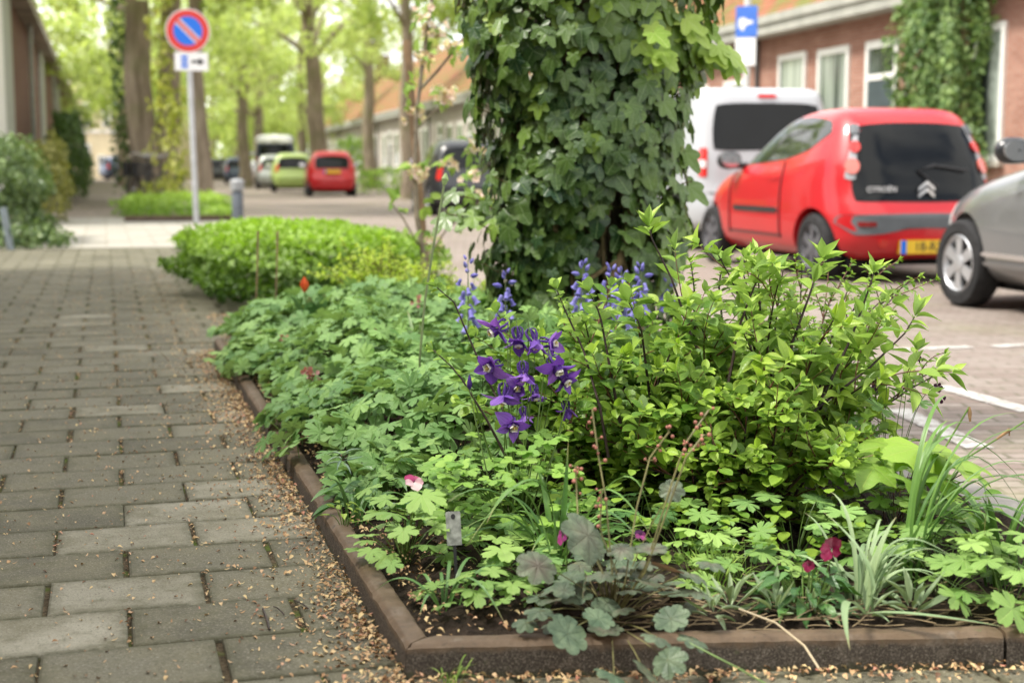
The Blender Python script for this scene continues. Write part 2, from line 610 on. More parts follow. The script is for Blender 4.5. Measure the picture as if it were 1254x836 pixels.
# pavement on the far side, along the houses
m = MB()
P0 = [CAM_LOC + RX * x + RD * y for x, y in ((9.3, -4), (12.5, -4), (12.5, 170), (9.3, 170))]
m.add([V((p.x, p.y, -.02)) for p in P0] + [V((p.x, p.y, -.5)) for p in P0], [(0, 1, 2, 3), (0, 4, 5, 1), (1, 5, 6, 2), (2, 6, 7, 3), (3, 7, 4, 0)])
tag(m.build('house_pavement', M_FLAG), kind='structure')

# ------------------------------------------------------------------ edging kerbs of the near bed
t = NT('bed_edging')
z = t.sep(t.coord('Object'))[2]
nz = t.noise(26, 5, .65)
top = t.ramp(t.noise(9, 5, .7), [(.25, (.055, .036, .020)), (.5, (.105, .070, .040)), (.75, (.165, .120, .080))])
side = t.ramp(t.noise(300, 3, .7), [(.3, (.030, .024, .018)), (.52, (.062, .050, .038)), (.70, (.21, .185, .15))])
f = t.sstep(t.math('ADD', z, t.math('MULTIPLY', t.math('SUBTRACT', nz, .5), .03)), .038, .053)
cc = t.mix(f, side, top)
cc = t.mix(t.math('MULTIPLY', t.sstep(t.noise(16, 5, .7), .55, .72), .5), cc, (.19, .16, .125, 1))
cc = t.mix(t.math('MULTIPLY', t.sstep(t.noise(120, 4, .8), .56, .66), .55), cc, (.030, .024, .016, 1))
cc = t.mix(t.math('MULTIPLY', t.sstep(t.noise(34, 6, .75), .60, .70), .6), cc, (.085, .095, .040, 1))
cc = t.mix(t.sstep(t.math('ADD', z, t.math('MULTIPLY', t.math('SUBTRACT', t.noise(30, 4), .5), .04)), .0, .016, .7, 0), cc, (.045, .05, .022, 1))
hb = t.math('ADD', t.math('MULTIPLY', t.noise(330, 3, .7), t.sstep(f, 0, 1, 1, .25)), t.noise(45, 4))
M_EDGE = t.done(t.bsdf(cc, t.sstep(f, 0, 1, .9, .62), .35, 0, t.bump(hb, .5, .004)))
KH, KW = .060, .047
prof = [(0, -.04), (0, .030), (.001, .052), (.004, KH - .006), (.007, KH - .0025), (.012, KH), (KW - .010, KH), (KW - .006, KH - .003), (KW - .002, KH - .010), (KW, -.04)]


def edging(o0, d, nin, s0, s1, m0=0.0, m1=0.0):
    vs, fs = [], []
    k = max(2, int((s1 - s0) / .02))
    n = len(prof)
    for i in range(k + 1):
        fr = i / k
        wob = [R_(-.0007, .0007) - (R_(.001, .004) if random.random() < .02 else 0) for _ in prof]
        for j, (x, zz) in enumerate(prof):
            e = (m0 if i == 0 else 0) + (m1 if i == k else 0)
            sa = s0 + (s1 - s0) * fr + x * (m0 * (1 - fr) + m1 * fr)
            sh = .0022 if i in (0, k) and 0 < j < n - 1 else 0
            p = o0 + d * sa + nin * (x + wob[j])
            vs.append((p.x, p.y, zz - sh + (wob[j] if 0 < j < n - 1 else 0)))
    for i in range(k):
        for j in range(n - 1):
            fs.append((i * n + j, (i + 1) * n + j, (i + 1) * n + j + 1, i * n + j + 1))
    mb = MB(); mb.add(vs, fs)
    mb.f.append(list(range(n))); mb.f.append(list(range(k * n, k * n + n))[::-1]); mb.mi += [0, 0]
    ob = mb.build('kerb', M_EDGE, None, True, 35)
    return tag(ob, kind='structure')


gam = math.acos(kd.dot(fd)); mt = 1 / math.tan(gam / 2)
cuts = [0, 1.02, 2.02, 3.03, BED_LEN]
for i in range(4):
    edging(K0 + kn * (R_(-.004, .004) if i else 0), kd, kn, cuts[i] + (.003 if i else .001), cuts[i + 1] - .003, mt if i == 0 else 0)
cuts = [0, .985, 1.99, 2.6]
for i in range(3):
    edging(K0, fd, fn, cuts[i] + (.003 if i else .001), cuts[i + 1] - .003, mt if i == 0 else 0)

# ------------------------------------------------------------------ soil
t = NT('garden_soil')
cs = t.ramp(t.noise(55, 6, .7), [(.3, (.012, .009, .006)), (.55, (.035, .025, .017)), (.8, (.085, .062, .042))])
M_SOIL = t.done(t.bsdf(cs, .95, .15, 0, t.bump(t.math('ADD', t.noise(90, 5, .7), t.voro(70)), .9, .012)))


def soil_z(x, y):
    return .036 + .016 * math.sin(x * 3.1 + y * 2.3) * math.sin(y * 2.9 + .5) + .012


ns, nt_ = 150, 70
vs, fs = [], []
hz = RNG.normal(0, .005, (ns + 1, nt_ + 1))
fskew = fd.dot(kd) / fd.dot(kn)
for i in range(ns + 1):
    for j in range(nt_ + 1):
        tt = KW - .004 + (BED_W - KW) * j / nt_
        s0 = tt * fskew + .045
        s = s0 + (BED_LEN - .02 - s0) * i / ns
        p = bedp(s, tt)
        e = min(1, (tt - KW) / .12, (s - s0) / .12)
        vs.append((p.x, p.y, .030 + max(0, e) * (soil_z(p.x, p.y) - .030) + hz[i, j] * (.3 + max(0, e))))
for i in range(ns):
    for j in range(nt_):
        fs.append((i * (nt_ + 1) + j, i * (nt_ + 1) + j + 1, (i + 1) * (nt_ + 1) + j + 1, (i + 1) * (nt_ + 1) + j))
tag(raw_mesh('ground_soil', np.array(vs), np.array(fs), M_SOIL), kind='structure')

# ------------------------------------------------------------------ fallen elm seeds and bud scales
T_FLAKE = [t_ovate(.5, 3, 3, .5, .2, .45), t_ovate(.32, 3, 3, -.3, -.3, .5), t_ovate(.75, 3, 3, .3, .5, .5)]
t = NT('seed_litter')
rc = t.ramp(t.attr('tint'), [(0, (.10, .05, .025)), (.2, (.30, .17, .08)), (.5, (.50, .33, .17)), (.72, (.58, .45, .22)), (.93, (.50, .32, .19)), (1.0, (.42, .17, .11))])
M_FLAKE = t.done(t.bsdf(rc, .6, .3))
L = Leaves()


def flake(p, z, sz=None, tilt=.35):
    a = R_(0, 2 * PI)
    d = V((math.cos(a), math.sin(a), R_(-.2, .2)))
    n = V((R_(-tilt, tilt), R_(-tilt, tilt), 1))
    L.add(random.choice(T_FLAKE), (p[0], p[1], z), d, n, sz or R_(.006, .0145), random.random() ** 1.1)


for _ in range(5200):                                  # drift against the side kerb
    s = R_(-.35, BED_LEN); u = random.expovariate(1 / .045)
    if u > .3: continue
    if random.random() > (.35 + .65 * abs(math.sin(s * 2.6 + 1.0))): continue
    p = K0 + kd * s - kn * (u + .004)
    flake(p, .004 + max(0, .018 * (1 - u / .05)) * random.random(), None, .6)
for _ in range(1100):                                   # drift against the front kerb
    s = R_(-.1, 2.2); u = abs(random.gauss(0, .03))
    p = K0 + fd * s - fn * (u + .004)
    flake(p, .004 + .012 * random.random(), None, .6)
for _ in range(6500):                                  # thin scatter over the tiles
    s = R_(-1.2, 9.5); u = random.expovariate(1 / .55)
    if u > 2.6: continue
    p = K0 + kd * s - kn * u
    flake(p, .004, R_(.004, .013), .3)
for _ in range(4200):                                  # caught in the upright joints
    r = random.randint(-5, 26); c_ = random.randint(-9, 1)
    x = c_ * TW + (r % 2) * TW * .5 + R_(-.006, .006); y = (r + random.random()) * TH
    p = TO + kn * x + kd * y
    if x > (K0 - TO).dot(kn): continue
    if math.sin(r * 7.3 + c_ * 3.1) < -.55: continue
    flake(p, R_(-.004, .003), R_(.006, .012), .7)
for _ in range(3000):                                  # on the soil
    s = R_(.06, 5.5); tt = KW + random.expovariate(1 / .16)
    if tt > 1.4: continue
    p = bedp(s + tt * fskew, tt)
    flake(p, soil_z(p.x, p.y) + R_(0, .008), None, .6)
tag(L.build('seed_litter', M_FLAKE), 'tan and pink fallen seed flakes drifted along the kerb and tile joints', 'seed litter', kind='stuff')
# ================================================================== buildings
def brick(name, c1, c2, mortar, yz=True):
    t = NT(name)
    co = t.coord('Object')
    s = t.sep(co)
    cv = t.node('ShaderNodeCombineXYZ'); t.put(cv.inputs[0], t.math('ADD', s[0], s[1])); t.put(cv.inputs[1], s[2])
    b = t.node('ShaderNodeTexBrick'); t.put(b.inputs['Vector'], cv.outputs[0]); b.offset = .5
    b.inputs['Color1'].default_value = (*c1, 1); b.inputs['Color2'].default_value = (*c2, 1); b.inputs['Mortar'].default_value = (*mortar, 1)
    b.inputs['Scale'].default_value = 1; b.inputs['Brick Width'].default_value = .22; b.inputs['Row Height'].default_value = .065; b.inputs['Mortar Size'].default_value = .008
    c = t.mix(t.sstep(t.noise(1.2, 4), .35, .7, 0, .35), b.outputs[0], tuple(q * .6 for q in c1))
    return t.done(t.bsdf(c, .85, .3, 0, t.bump(t.math('MULTIPLY', b.outputs[1], -1), .4, .01)))


M_BRICK = brick('red_brick', (.30, .125, .085), (.40, .20, .145), (.36, .30, .25))
M_BRICK_DARK = brick('dark_brick', (.15, .065, .045), (.21, .10, .07), (.20, .16, .13))
M_WHITE = plain('white_paint', (.78, .78, .75), .45, .5, var=.05)
M_CREAM = plain('cream_render', (.72, .62, .42), .8, .3, var=.06, scale=2)
M_FASCIA = plain('grey_fascia', (.38, .38, .34), .6, .4, var=.12, scale=3)
M_CONC = plain('weathered_concrete', (.36, .33, .28), .85, .3, var=.35, scale=2.5, bump=.3)
M_PIPE = plain('drain_pipe', (.07, .07, .07), .5)
t = NT('mossy_roof_tile')
w = t.node('ShaderNodeTexWave', bands_direction='Z'); t.put(w.inputs['Vector'], t.coord()); w.inputs['Scale'].default_value = 1.6
w.inputs['Distortion'].default_value = .6
rt = t.ramp(t.noise(2.4, 5, .65), [(.3, (.17, .065, .038)), (.5, (.29, .115, .062)), (.72, (.17, .095, .065))])
rt = t.mix(t.sstep(t.noise(1.7, 7, .72), .45, .58), rt, (.145, .15, .04, 1))
M_ROOF = t.done(t.bsdf(rt, .85, .2, 0, t.bump(w.outputs[0], .6, .04)))
t = NT('window_glass')
g = t.ramp(t.noise(1.3, 3), [(.35, (.02, .025, .028)), (.65, (.10, .12, .12))])
M_GLASS = t.done(t.bsdf(g, .05, .7))
t = NT('curtained_glass')
cv_ = t.noise(3.2, 2, .5, t.mapping(t.coord(), (1, 1, .06)))
M_CURTAIN = t.done(t.bsdf(t.ramp(cv_, [(.38, (.03, .04, .04)), (.48, (.22, .26, .23)), (.7, (.48, .53, .47))]), .08, .7))
M_DOOR = plain('door_paint', (.055, .075, .085), .4, .5)


M_PALE = plain('pale_painted_brick', (.42, .38, .34), .8, .3, var=.12, scale=1.5)


def RP(x, y, z):
    """a point in the far-side frame: x across the street, y along it"""
    p = RX * x + RD * y
    return V((p.x, p.y, z))


MR = Matrix(((RX.x, RD.x, 0, 0), (RX.y, RD.y, 0, 0), (0, 0, 1, 0), (0, 0, 0, 1)))
XF = 11.9                                               # house fronts
facade = lambda px, py: (MR.inverted() @ xp(px, py, RP(XF, 0, 0), RX))


def window(parent, y0, y1, z0, z1, bar=None, glass=None, name='window', fr=.09):
    m = MB()
    x = XF
    m.box((x - .05, y0, z0), (x + .02, y0 + fr, z1)); m.box((x - .05, y1 - fr, z0), (x + .02, y1, z1))
    m.box((x - .047, y0 + fr, z1 - fr * 1.3), (x + .02, y1 - fr, z1)); m.box((x - .047, y0 + fr, z0), (x + .02, y1 - fr, z0 + fr))
    if bar: m.box((x - .044, y0 + fr, bar - .05), (x + .02, y1 - fr, bar + .05))
    f = m.build(name, M_WHITE, parent)
    g = MB(); g.box((x - .022, y0 + fr * .9, z0 + fr * .9), (x - .004, y1 - fr * .9, z1 - fr))
    g.build('pane', glass or M_GLASS, f)
    s = MB(); s.box((x - .10, y0 - .05, z0 - .08), (x - .002, y1 + .05, z0 - .003))
    s.build('sill', M_CONC, f)
    return f


def row_house(label, y0, y1, wins, doors, dormer=False, chimney=True, wall=None, group='brick row houses along the far side of the street'):
    h = thing('brick_house', label, 'house', (0, 0, 0), 0, group)
    h.matrix_world = MR
    wm = wall or M_BRICK
    ze = 3.42
    m = MB(); m.box((XF, y0 + .004, -.3), (XF + 7, y1 - .004, ze)); m.build('wall', wm, h)
    m = MB(); m.box((XF - .42, y0 + .003, ze - .02), (XF - .001, y1 - .003, ze + .30)); m.box((XF - .47, y0 + .003, ze + .18), (XF - .421, y1 - .003, ze + .33))
    m.build('gutter', M_FASCIA, h)
    m = MB()
    m.add([(XF - .35, y0, ze + .30), (XF - .35, y1, ze + .30), (XF + 3.4, y1, ze + 4.0), (XF + 3.4, y0, ze + 4.0), (XF + 7.2, y0, ze + .3), (XF + 7.2, y1, ze + .3)],
          [(0, 1, 2, 3), (3, 2, 5, 4), (0, 3, 4), (1, 5, 2), (0, 4, 5, 1)])
    r = m.build('roof', M_ROOF, h)
    if chimney:
        c = MB(); c.box((XF + 2.6, y1 - .75, ze + 2.6), (XF + 3.6, y1 - .15, ze + 5.1)); c.box((XF + 2.55, y1 - .8, ze + 5.1), (XF + 3.65, y1 - .1, ze + 5.22))
        c.build('chimney', M_BRICK_DARK, r)
    if dormer:
        ym = (y0 + y1) / 2
        c = MB(); c.box((XF + .4, ym - 1.0, ze + .8), (XF + 2.6, ym + 1.0, ze + 2.4)); d = c.build('dormer', M_WHITE, r)
    for (a, b, z0, z1, bar, gl) in wins: window(h, a, b, z0, z1, bar, gl)
    for (a, b, z1) in doors:
        f = window(h, a, b, .12, z1, z1 - .62, M_GLASS, 'door', .1)
        m = MB(); m.box((XF - .032, a + .1, .12), (XF - .023, b - .1, z1 - .67)); m.build('door_leaf', M_DOOR, f)
    m = MB(); m.tube([RPl for RPl in (V((XF - .06, y1 - .10, -.02)), V((XF - .06, y1 - .10, ze - .03)))], .045, 8)
    m.build('drainpipe', M_PIPE, h)
    return h


# the nearest house, its openings measured on the photograph
f1 = [facade(px, 90).y for px in (930, 955, 988, 1003, 1041, 1062, 1101, 1104, 1113, 1204, 1232, 1300)]
zt = lambda px, py: facade(px, py).z
wins = [(f1[2], f1[1], .9, zt(970, 66), None, M_CURTAIN), (f1[4], f1[3], .9, zt(1020, 59), None, M_CURTAIN)]
h1 = row_house('brick house behind the red car, with mossy orange roof and white window frames', facade(1112, 90).y, f1[0] + .1, wins, [(f1[6], f1[5], zt(1080, 49))], chimney=False)
w_ = facade(1300, 60).y
h2 = row_house('brick house at the right edge, partly behind the ivy column', w_ - 4.5, facade(1112, 90).y, [(f1[10], f1[9] + .2, .9, zt(1218, 28), None, M_CURTAIN)], [], chimney=False)
y = f1[0] + .1
hl = ['brick row house just beyond the dark drainpipe, mostly behind the ivy clad tree', 'row house with a white dormer behind the dark parked car', 'row house with mossy roof between the sapling and the thin street tree',
      'row house behind the pair of street trees on the far pavement', 'distant row house behind the leaning street trunk', 'farthest row house of the terrace, beyond the small red car']
for i in range(6):
    ln = 10.5 + i * 2.2
    y1 = y + ln
    ws = []
    k = int(ln // 2.2)
    for q in range(k):
        a = y + .5 + q * 2.2
        if q % 3 == 2: continue
        ws.append((a, a + 1.25, .8, 2.65, None, M_CURTAIN if (q + i) % 2 else M_GLASS))
    ds = [(y + .6 + q * 2.2, y + 1.75 + q * 2.2, 2.75) for q in range(k) if q % 3 == 2]
    row_house(hl[i], y, y1, ws, ds, dormer=(i == 1), chimney=True, wall=M_PALE if i else None)
    y = y1

# left row, along the path: brick wall under a deep concrete eave
M_ZINC = plain('painted_zinc', (.33, .35, .31), .6)
lh = thing('terrace_house', 'long low brick building beside the path under a deep weathered concrete eave, left edge', 'house', (0, 0, 0))
Y0, Y1 = 21.5, 90
m = MB(); m.box((-8, Y0, -.2), (-1.75, Y1, 4.2)); m.build('wall', M_BRICK_DARK, lh)
m = MB(); m.box((-8.2, Y0 - .2, 4.2), (-1.37, Y1 + .2, 4.48)); m.build('eave', M_CONC, lh)
m = MB(); m.add([(-8.2, Y0 - .2, 4.48), (-1.4, Y0 - .2, 4.48), (-1.4, Y1, 4.48), (-8.2, Y1, 4.48), (-4.8, Y0 - .2, 7.4), (-4.8, Y1, 7.4)], [(1, 2, 5, 4), (0, 4, 5, 3), (0, 1, 4), (2, 3, 5)])
m.build('roof', M_ROOF, lh)
for (a, b, mt_, nm) in ((21.52, 27.4, M_WHITE, 'white_front'), (27.4, 30.2, M_ZINC, 'pilaster'), (44, 46.5, M_ZINC, 'pilaster'), (60, 63, M_ZINC, 'pilaster')):
    m = MB(); m.box((-1.752, a + .01, -.1), (-1.66, b - .01, 4.19)); m.build(nm, mt_, lh)
m = MB(); m.tube([(-1.6, 36.5, 0), (-1.6, 36.5, 4.19)], .06, 8); m.tube([(-1.6, 52.5, 0), (-1.6, 52.5, 4.19)], .06, 8)
m.build('drainpipe', M_ZINC, lh)

# unseen house just out of the picture, placed to shade the near pavement
nh = thing('unseen_neighbour_house', 'unseen brick house with tiled roof, placed to shade the near pavement', 'house', (0, 0, 0))
m = MB(); m.box((-9, -8, -.2), (-2.75, 12.2, 4.3)); m.build('wall', M_BRICK_DARK, nh)
m = MB(); m.box((-9.2, -8.2, 4.3), (-2.40, 12.4, 4.56)); m.build('eave', M_CONC, nh)
m = MB(); m.add([(-9.2, -8.2, 4.56), (-2.45, -8.2, 4.56), (-2.45, 12.4, 4.56), (-9.2, 12.4, 4.56), (-6.0, -8.2, 7.6), (-6.0, 12.4, 7.6)], [(1, 2, 5, 4), (0, 4, 5, 3), (0, 1, 4), (2, 3, 5)])
m.build('roof', M_ROOF, nh)

# the cream house closing the path
ch = thing('cream_house', 'cream house with white windows closing the far end of the path', 'house', (0, 0, 0))
D = 96
a_, b_ = at(88, D), at(190, D)
cd = (b_ - a_).normalized(); cnn = V((cd.y, -cd.x, 0))
MC = Matrix(((cd.x, -cnn.x, 0, a_.x), (cd.y, -cnn.y, 0, a_.y), (0, 0, 1, 0), (0, 0, 0, 1)))
ch.matrix_world = MC
px2 = D / F_PX
cx_ = lambda px: (px - 88) * px2
cz_ = lambda py: CAM_H + (204 - py) * px2
m = MB(); m.box((0, 0, -.4), (7, 6, cz_(100))); m.build('wall', M_CREAM, ch)
m = MB(); m.add([(-.2, -.25, cz_(100)), (7.2, -.25, cz_(100)), (7.2, 3, cz_(62)), (-.2, 3, cz_(62)), (-.2, 6.2, cz_(100)), (7.2, 6.2, cz_(100))], [(0, 1, 2, 3), (3, 2, 5, 4), (0, 3, 4), (1, 5, 2)])
m.build('roof', M_ROOF, ch)
for (x0, x1, y0, y1) in ((103, 115, 127, 157), (127, 138, 128, 157), (120, 130, 190, 204), (150, 160, 130, 157), (104, 112, 176, 200)):
    m = MB(); m.box((cx_(x0), -.06, cz_(y1)), (cx_(x1), -.002, cz_(y0))); f = m.build('window', M_WHITE, ch)
    m = MB(); m.box((cx_(x0 + 2.2), -.075, cz_(y1 - 2)), (cx_((x0 + x1) / 2 - .4), -.062, cz_(y0 + 2))); m.box((cx_((x0 + x1) / 2 + .4), -.075, cz_(y1 - 2)), (cx_(x1 - 2.2), -.062, cz_(y0 + 2)))
    m.build('pane', M_GLASS, f)
m = MB(); m.box((-.05, -.08, cz_(163)), (7.05, -.003, cz_(160))); m.build('ledge', M_WHITE, ch)

# ================================================================== street furniture
M_POST = plain('galvanised_steel', (.42, .43, .44), .5, .5, .3, var=.1)
M_RED = plain('sign_red', (.62, .035, .03), .4, .5, var=.03)
M_BLUE = plain('sign_blue', (.006, .15, .70), .4, .5, var=.03)
M_SIGNW = plain('sign_white', (.80, .80, .80), .4, .5, var=.03)
M_BLACK = plain('black_plastic', (.018, .018, .02), .5, .5, var=.2)


def disc(m, r, y, M, n=48, r0=0.0, t_=.004):
    o_ = [(r * math.sin(2 * PI * k / n), r * math.cos(2 * PI * k / n)) for k in range(n)]
    if r0 == 0:
        m.prism(o_, t_, M @ Matrix.Translation((0, 0, y)))
    else:
        i_ = [(r0 * math.sin(2 * PI * k / n), r0 * math.cos(2 * PI * k / n)) for k in range(n)]
        Q = M @ Matrix.Translation((0, 0, y))
        vs = [Q @ V((x, z, h)) for pl in (o_, i_) for h in (0, t_) for x, z in pl]
        fs = []
        for k in range(n):
            q = (k + 1) % n
            fs += [(n + k, n + q, 3 * n + q, 3 * n + k), (k, 2 * n + k, 2 * n + q, q), (k, q, n + q, n + k), (2 * n + k, 3 * n + k, 3 * n + q, 2 * n + q)]
        m.add(vs, fs)


def face_cam(p):
    """local x to the right, y up, z towards the viewer's side of the street"""
    z = V((CAM_LOC.x - p.x, CAM_LOC.y - p.y, 0)).normalized()
    x = V((0, 0, 1)).cross(z)
    return Matrix(((x.x, 0, z.x, p.x), (x.y, 0, z.y, p.y), (x.z, 1, z.z, p.z), (0, 0, 0, 1)))


DS = 20.5
sp = at(239, DS)
sg = thing('parking_sign', 'round blue and red no parking sign with a small white plate on a grey post', 'traffic sign', sp)
sr = 26.5 / F_PX * DS
zc = dp(230, 39, DS).z; topx = dp(230, 39, DS)
lean = V((topx.x - sp.x, topx.y - sp.y, 0))
m = MB(); m.tube([V((0, 0, -.1)), V((lean.x, lean.y, zc + .12))], .042, 12); m.build('post', M_POST, sg, True)
P = face_cam(V((topx.x, topx.y, zc))); P.translation -= sp; P = P @ Matrix.Translation((0, 0, .10))
m = MB(); disc(m, sr, 0, P); disc(m, sr * .99, .004, P, r0=sr * .955, t_=.003); b = m.build('sign_disc', M_SIGNW, sg)
m = MB(); disc(m, sr * .95, .0045, P, r0=sr * .66, t_=.003)
q = P @ Matrix.Translation((0, 0, .0098)) @ Matrix.Rotation(PI / 4, 4, 'Z')
m.prism([(-sr * .075, -sr * .7), (sr * .075, -sr * .7), (sr * .075, sr * .7), (-sr * .075, sr * .7)], .0022, q)
m.build('red_ring', M_RED, b)
m = MB()
for s_ in (1, -1):      # two blue halves beside the stripe
    n_ = 24; r_ = sr * .655; a0 = math.asin(.23)
    pl = [(s_ * r_ * math.cos(a), r_ * math.sin(a)) for a in [-PI / 2 + a0 + (PI - 2 * a0) * k / n_ for k in range(n_ + 1)]]
    if s_ < 0: pl = pl[::-1]
    m.prism(pl, .0025, P @ Matrix.Translation((0, 0, .0062)) @ Matrix.Rotation(PI / 4, 4, 'Z'))
m.build('blue_field', M_BLUE, b)
zc2 = dp(234, 76, DS).z - zc; hw, hh = 20 / F_PX * DS, 11 / F_PX * DS
Q = P @ Matrix.Translation((.04, zc2, 0))
m = MB(); m.prism([(-hw, -hh), (hw, -hh), (hw, hh), (-hw, hh)], .004, Q); pl_ = m.build('plate', M_SIGNW, sg)
bevel(pl_, .0015)
m = MB(); Q2 = Q @ Matrix.Translation((0, 0, .0055))
for k in range(3): m.prism([(-hw * .62, -hh * .7 + k * hh * .5), (-hw * .22, -hh * .7 + k * hh * .5), (-hw * .22, -hh * .7 + k * hh * .5 + hh * .36), (-hw * .62, -hh * .7 + k * hh * .5 + hh * .36)], .002, Q2)
m.build('blue_symbol', M_BLUE, pl_)
m = MB(); m.prism([(0, -.02), (.10, -.02), (.10, -.055), (.19, 0), (.10, .055), (.10, .02), (0, .02)], .002, Q2); m.build('arrow', M_BLACK, pl_)

# blue parking board on the far side
DB = 22.5
bp = at(912, DB, ROAD_Z)
bs = thing('parking_board', 'blue parking board with a white car symbol above a white plate', 'traffic sign', bp)
zt_ = dp(912, -40, DB).z
m = MB(); m.tube([V((0, 0, -.2)), V((0, 0, zt_))], .055, 12); m.build('pole', plain('pale_pole', (.62, .62, .60), .5), bs, True)
Pb = face_cam(V((bp.x, bp.y, bp.z))); Pb.translation -= bp; Pb = Pb @ Matrix.Rotation(-.25, 4, 'Y') @ Matrix.Translation((0, 0, .07))
bz = lambda py: dp(912, py, DB).z + ROAD_Z * 0 - bp.z
k_ = DB / F_PX
m = MB(); m.prism([(-13 * k_, bz(48)), (13.5 * k_, bz(48)), (13.5 * k_, bz(11)), (-13 * k_, bz(11))], .006, Pb); bb = m.build('board', plain('faded_sign_blue', (.055, .17, .60), .5), bs)
m = MB(); m.prism([(-13 * k_, bz(82)), (12 * k_, bz(82)), (12 * k_, bz(49)), (-13 * k_, bz(49))], .006, Pb); m.build('plate', M_SIGNW, bs)
m = MB(); mz = bz(33); Q = Pb @ Matrix.Translation((0, mz, .0075))
m.prism([(-9 * k_, -4 * k_), (-6.5 * k_, -4 * k_), (-6 * k_, -7 * k_), (-3 * k_, -7 * k_), (-2.5 * k_, -4 * k_), (1 * k_, 0), (8 * k_, 1 * k_), (8 * k_, 5 * k_), (2 * k_, 5 * k_), (-2 * k_, 8 * k_), (-8 * k_, 8 * k_), (-9.5 * k_, 3 * k_)], .002, Q)
m.build('car_symbol', M_SIGNW, bb)

# bollard
bo = at(290, 21.2)
bl = thing('bollard', 'short dark grey bollard with a pale band near its top beside the green verge', 'bollard', bo)
M_BOLL = plain('bollard_paint', (.09, .105, .125), .5)
m = MB(); m.lathe([(.085, -.1), (.085, .44), (.07, .46), (.07, .47)], 18); m.build('shaft', M_BOLL, bl, True)
m = MB(); m.lathe([(.07, .468), (.105, .475), (.105, .52), (.095, .53), (.095, .545), (.105, .555), (.105, .60), (.09, .625), (.05, .64), (.001, .642)], 18); m.build('cap', plain('pale_band', (.28, .29, .30), .5), bl, True)


# bicycle
def bicycle(loc, rz, label):
    b = thing('bicycle', label, 'bicycle', loc, rz, 'bicycles parked by the big tree')
    for x in (0, 1.06):
        m = MB(); n = 28
        vs, fs = [], []
        for k in range(n):
            a = 2 * PI * k / n
            for j in range(6):
                bb_ = 2 * PI * j / 6; r = .34 + .02 * math.cos(bb_)
                vs.append((x + r * math.cos(a), .02 * math.sin(bb_), .36 + r * math.sin(a)))
        for k in range(n):
            for j in range(6): fs.append((k * 6 + j, k * 6 + (j + 1) % 6, ((k + 1) % n) * 6 + (j + 1) % 6, ((k + 1) % n) * 6 + j))
        m.add(vs, fs); w = m.build('wheel', M_BLACK, b, True)
        m = MB(); m.tube([(x, -.04, .36), (x, .04, .36)], .025, 8)
        for k in range(12):
            a = 2 * PI * k / 12; m.tube([(x, 0, .36), (x + .33 * math.cos(a), 0, .36 + .33 * math.sin(a))], .002, 3)
        m.build('spokes', M_POST, w)
    m = MB()
    for a, c in (((0, 0, .36), (.42, 0, .33)), ((0, 0, .36), (.33, 0, .82)), ((.42, 0, .33), (.30, 0, .95)), ((.42, 0, .33), (.90, 0, .72)), ((.33, 0, .80), (.88, 0, .88)), ((.85, 0, 1.02), (.92, 0, .66)), ((.92, .05, .66), (1.06, .05, .36)), ((.92, -.05, .66), (1.06, -.05, .36))):
        m.tube([a, c], .018, 8)
    m.build('bike_frame', M_BLACK, b, True)
    m = MB(); m.tube([(.70, -.30, 1.08), (.82, -.22, 1.10), (.85, 0, 1.03), (.82, .22, 1.10), (.70, .30, 1.08)], .014, 8); m.build('handlebar', M_POST, b, True)
    m = MB(); m.lathe([(.01, 0), (.09, .01), (.10, .035), (.06, .055), (.001, .06)], 12, Matrix.Translation((.24, 0, .96)) @ Matrix.Diagonal((1.4, .9, 1, 1))); m.build('saddle', M_BLACK, b, True)
    m = MB(); m.box((-.18, -.16, .62), (.22, -.05, .92)); m.box((-.18, .05, .62), (.22, .16, .92)); m.build('panniers', M_BLACK, b)
    return b


p = at(163, 29.0); bicycle(p, 1.2, 'dark bicycle with black panniers beside the big ivy trunk, nearer the path')
p = at(173, 30.2); bicycle(p, 1.05, 'dark bicycle half hidden behind the other one against the trunk')
# ================================================================== cars
M_TYRE = plain('tyre_rubber', (.022, .022, .023), .8, .3, var=.25, scale=20)
M_RIM = plain('wheel_trim', (.50, .51, .53), .35, .5, .6, var=.08)
M_TINT = plain('tinted_glass', (.007, .008, .009), .05, .22, var=.1)
M_TINT2 = plain('car_glass', (.02, .025, .025), .03, .8, var=.1)
M_GREYP = plain('grey_bumper_plastic', (.10, .11, .12), .55, .4, var=.1)
M_UNDER = plain('underbody', (.012, .012, .012), .9, .2)
M_LAMP_R = plain('red_lamp', (.55, .02, .015), .15, .6, coat=.5)
M_LAMP_O = plain('orange_lamp', (.60, .14, .11), .15, .6, coat=.5)
M_LAMP_C = plain('clear_lamp', (.62, .62, .62), .12, .7, coat=.6)
M_YEL = plain('yellow_plate', (.72, .47, .025), .45, .5, var=.04)
M_CHROME = plain('chrome', (.66, .66, .67), .12, .5, .9, var=.03)


def paint(name, col, metal=0.0):
    t = NT(name)
    n = t.noise(2.0, 3)
    c = t.mix(t.sstep(n, .3, .7), tuple(q * .96 for q in col), tuple(q * 1.04 for q in col))
    return t.done(t.bsdf(c, .32 if metal else .4, .4, metal, None, .6))


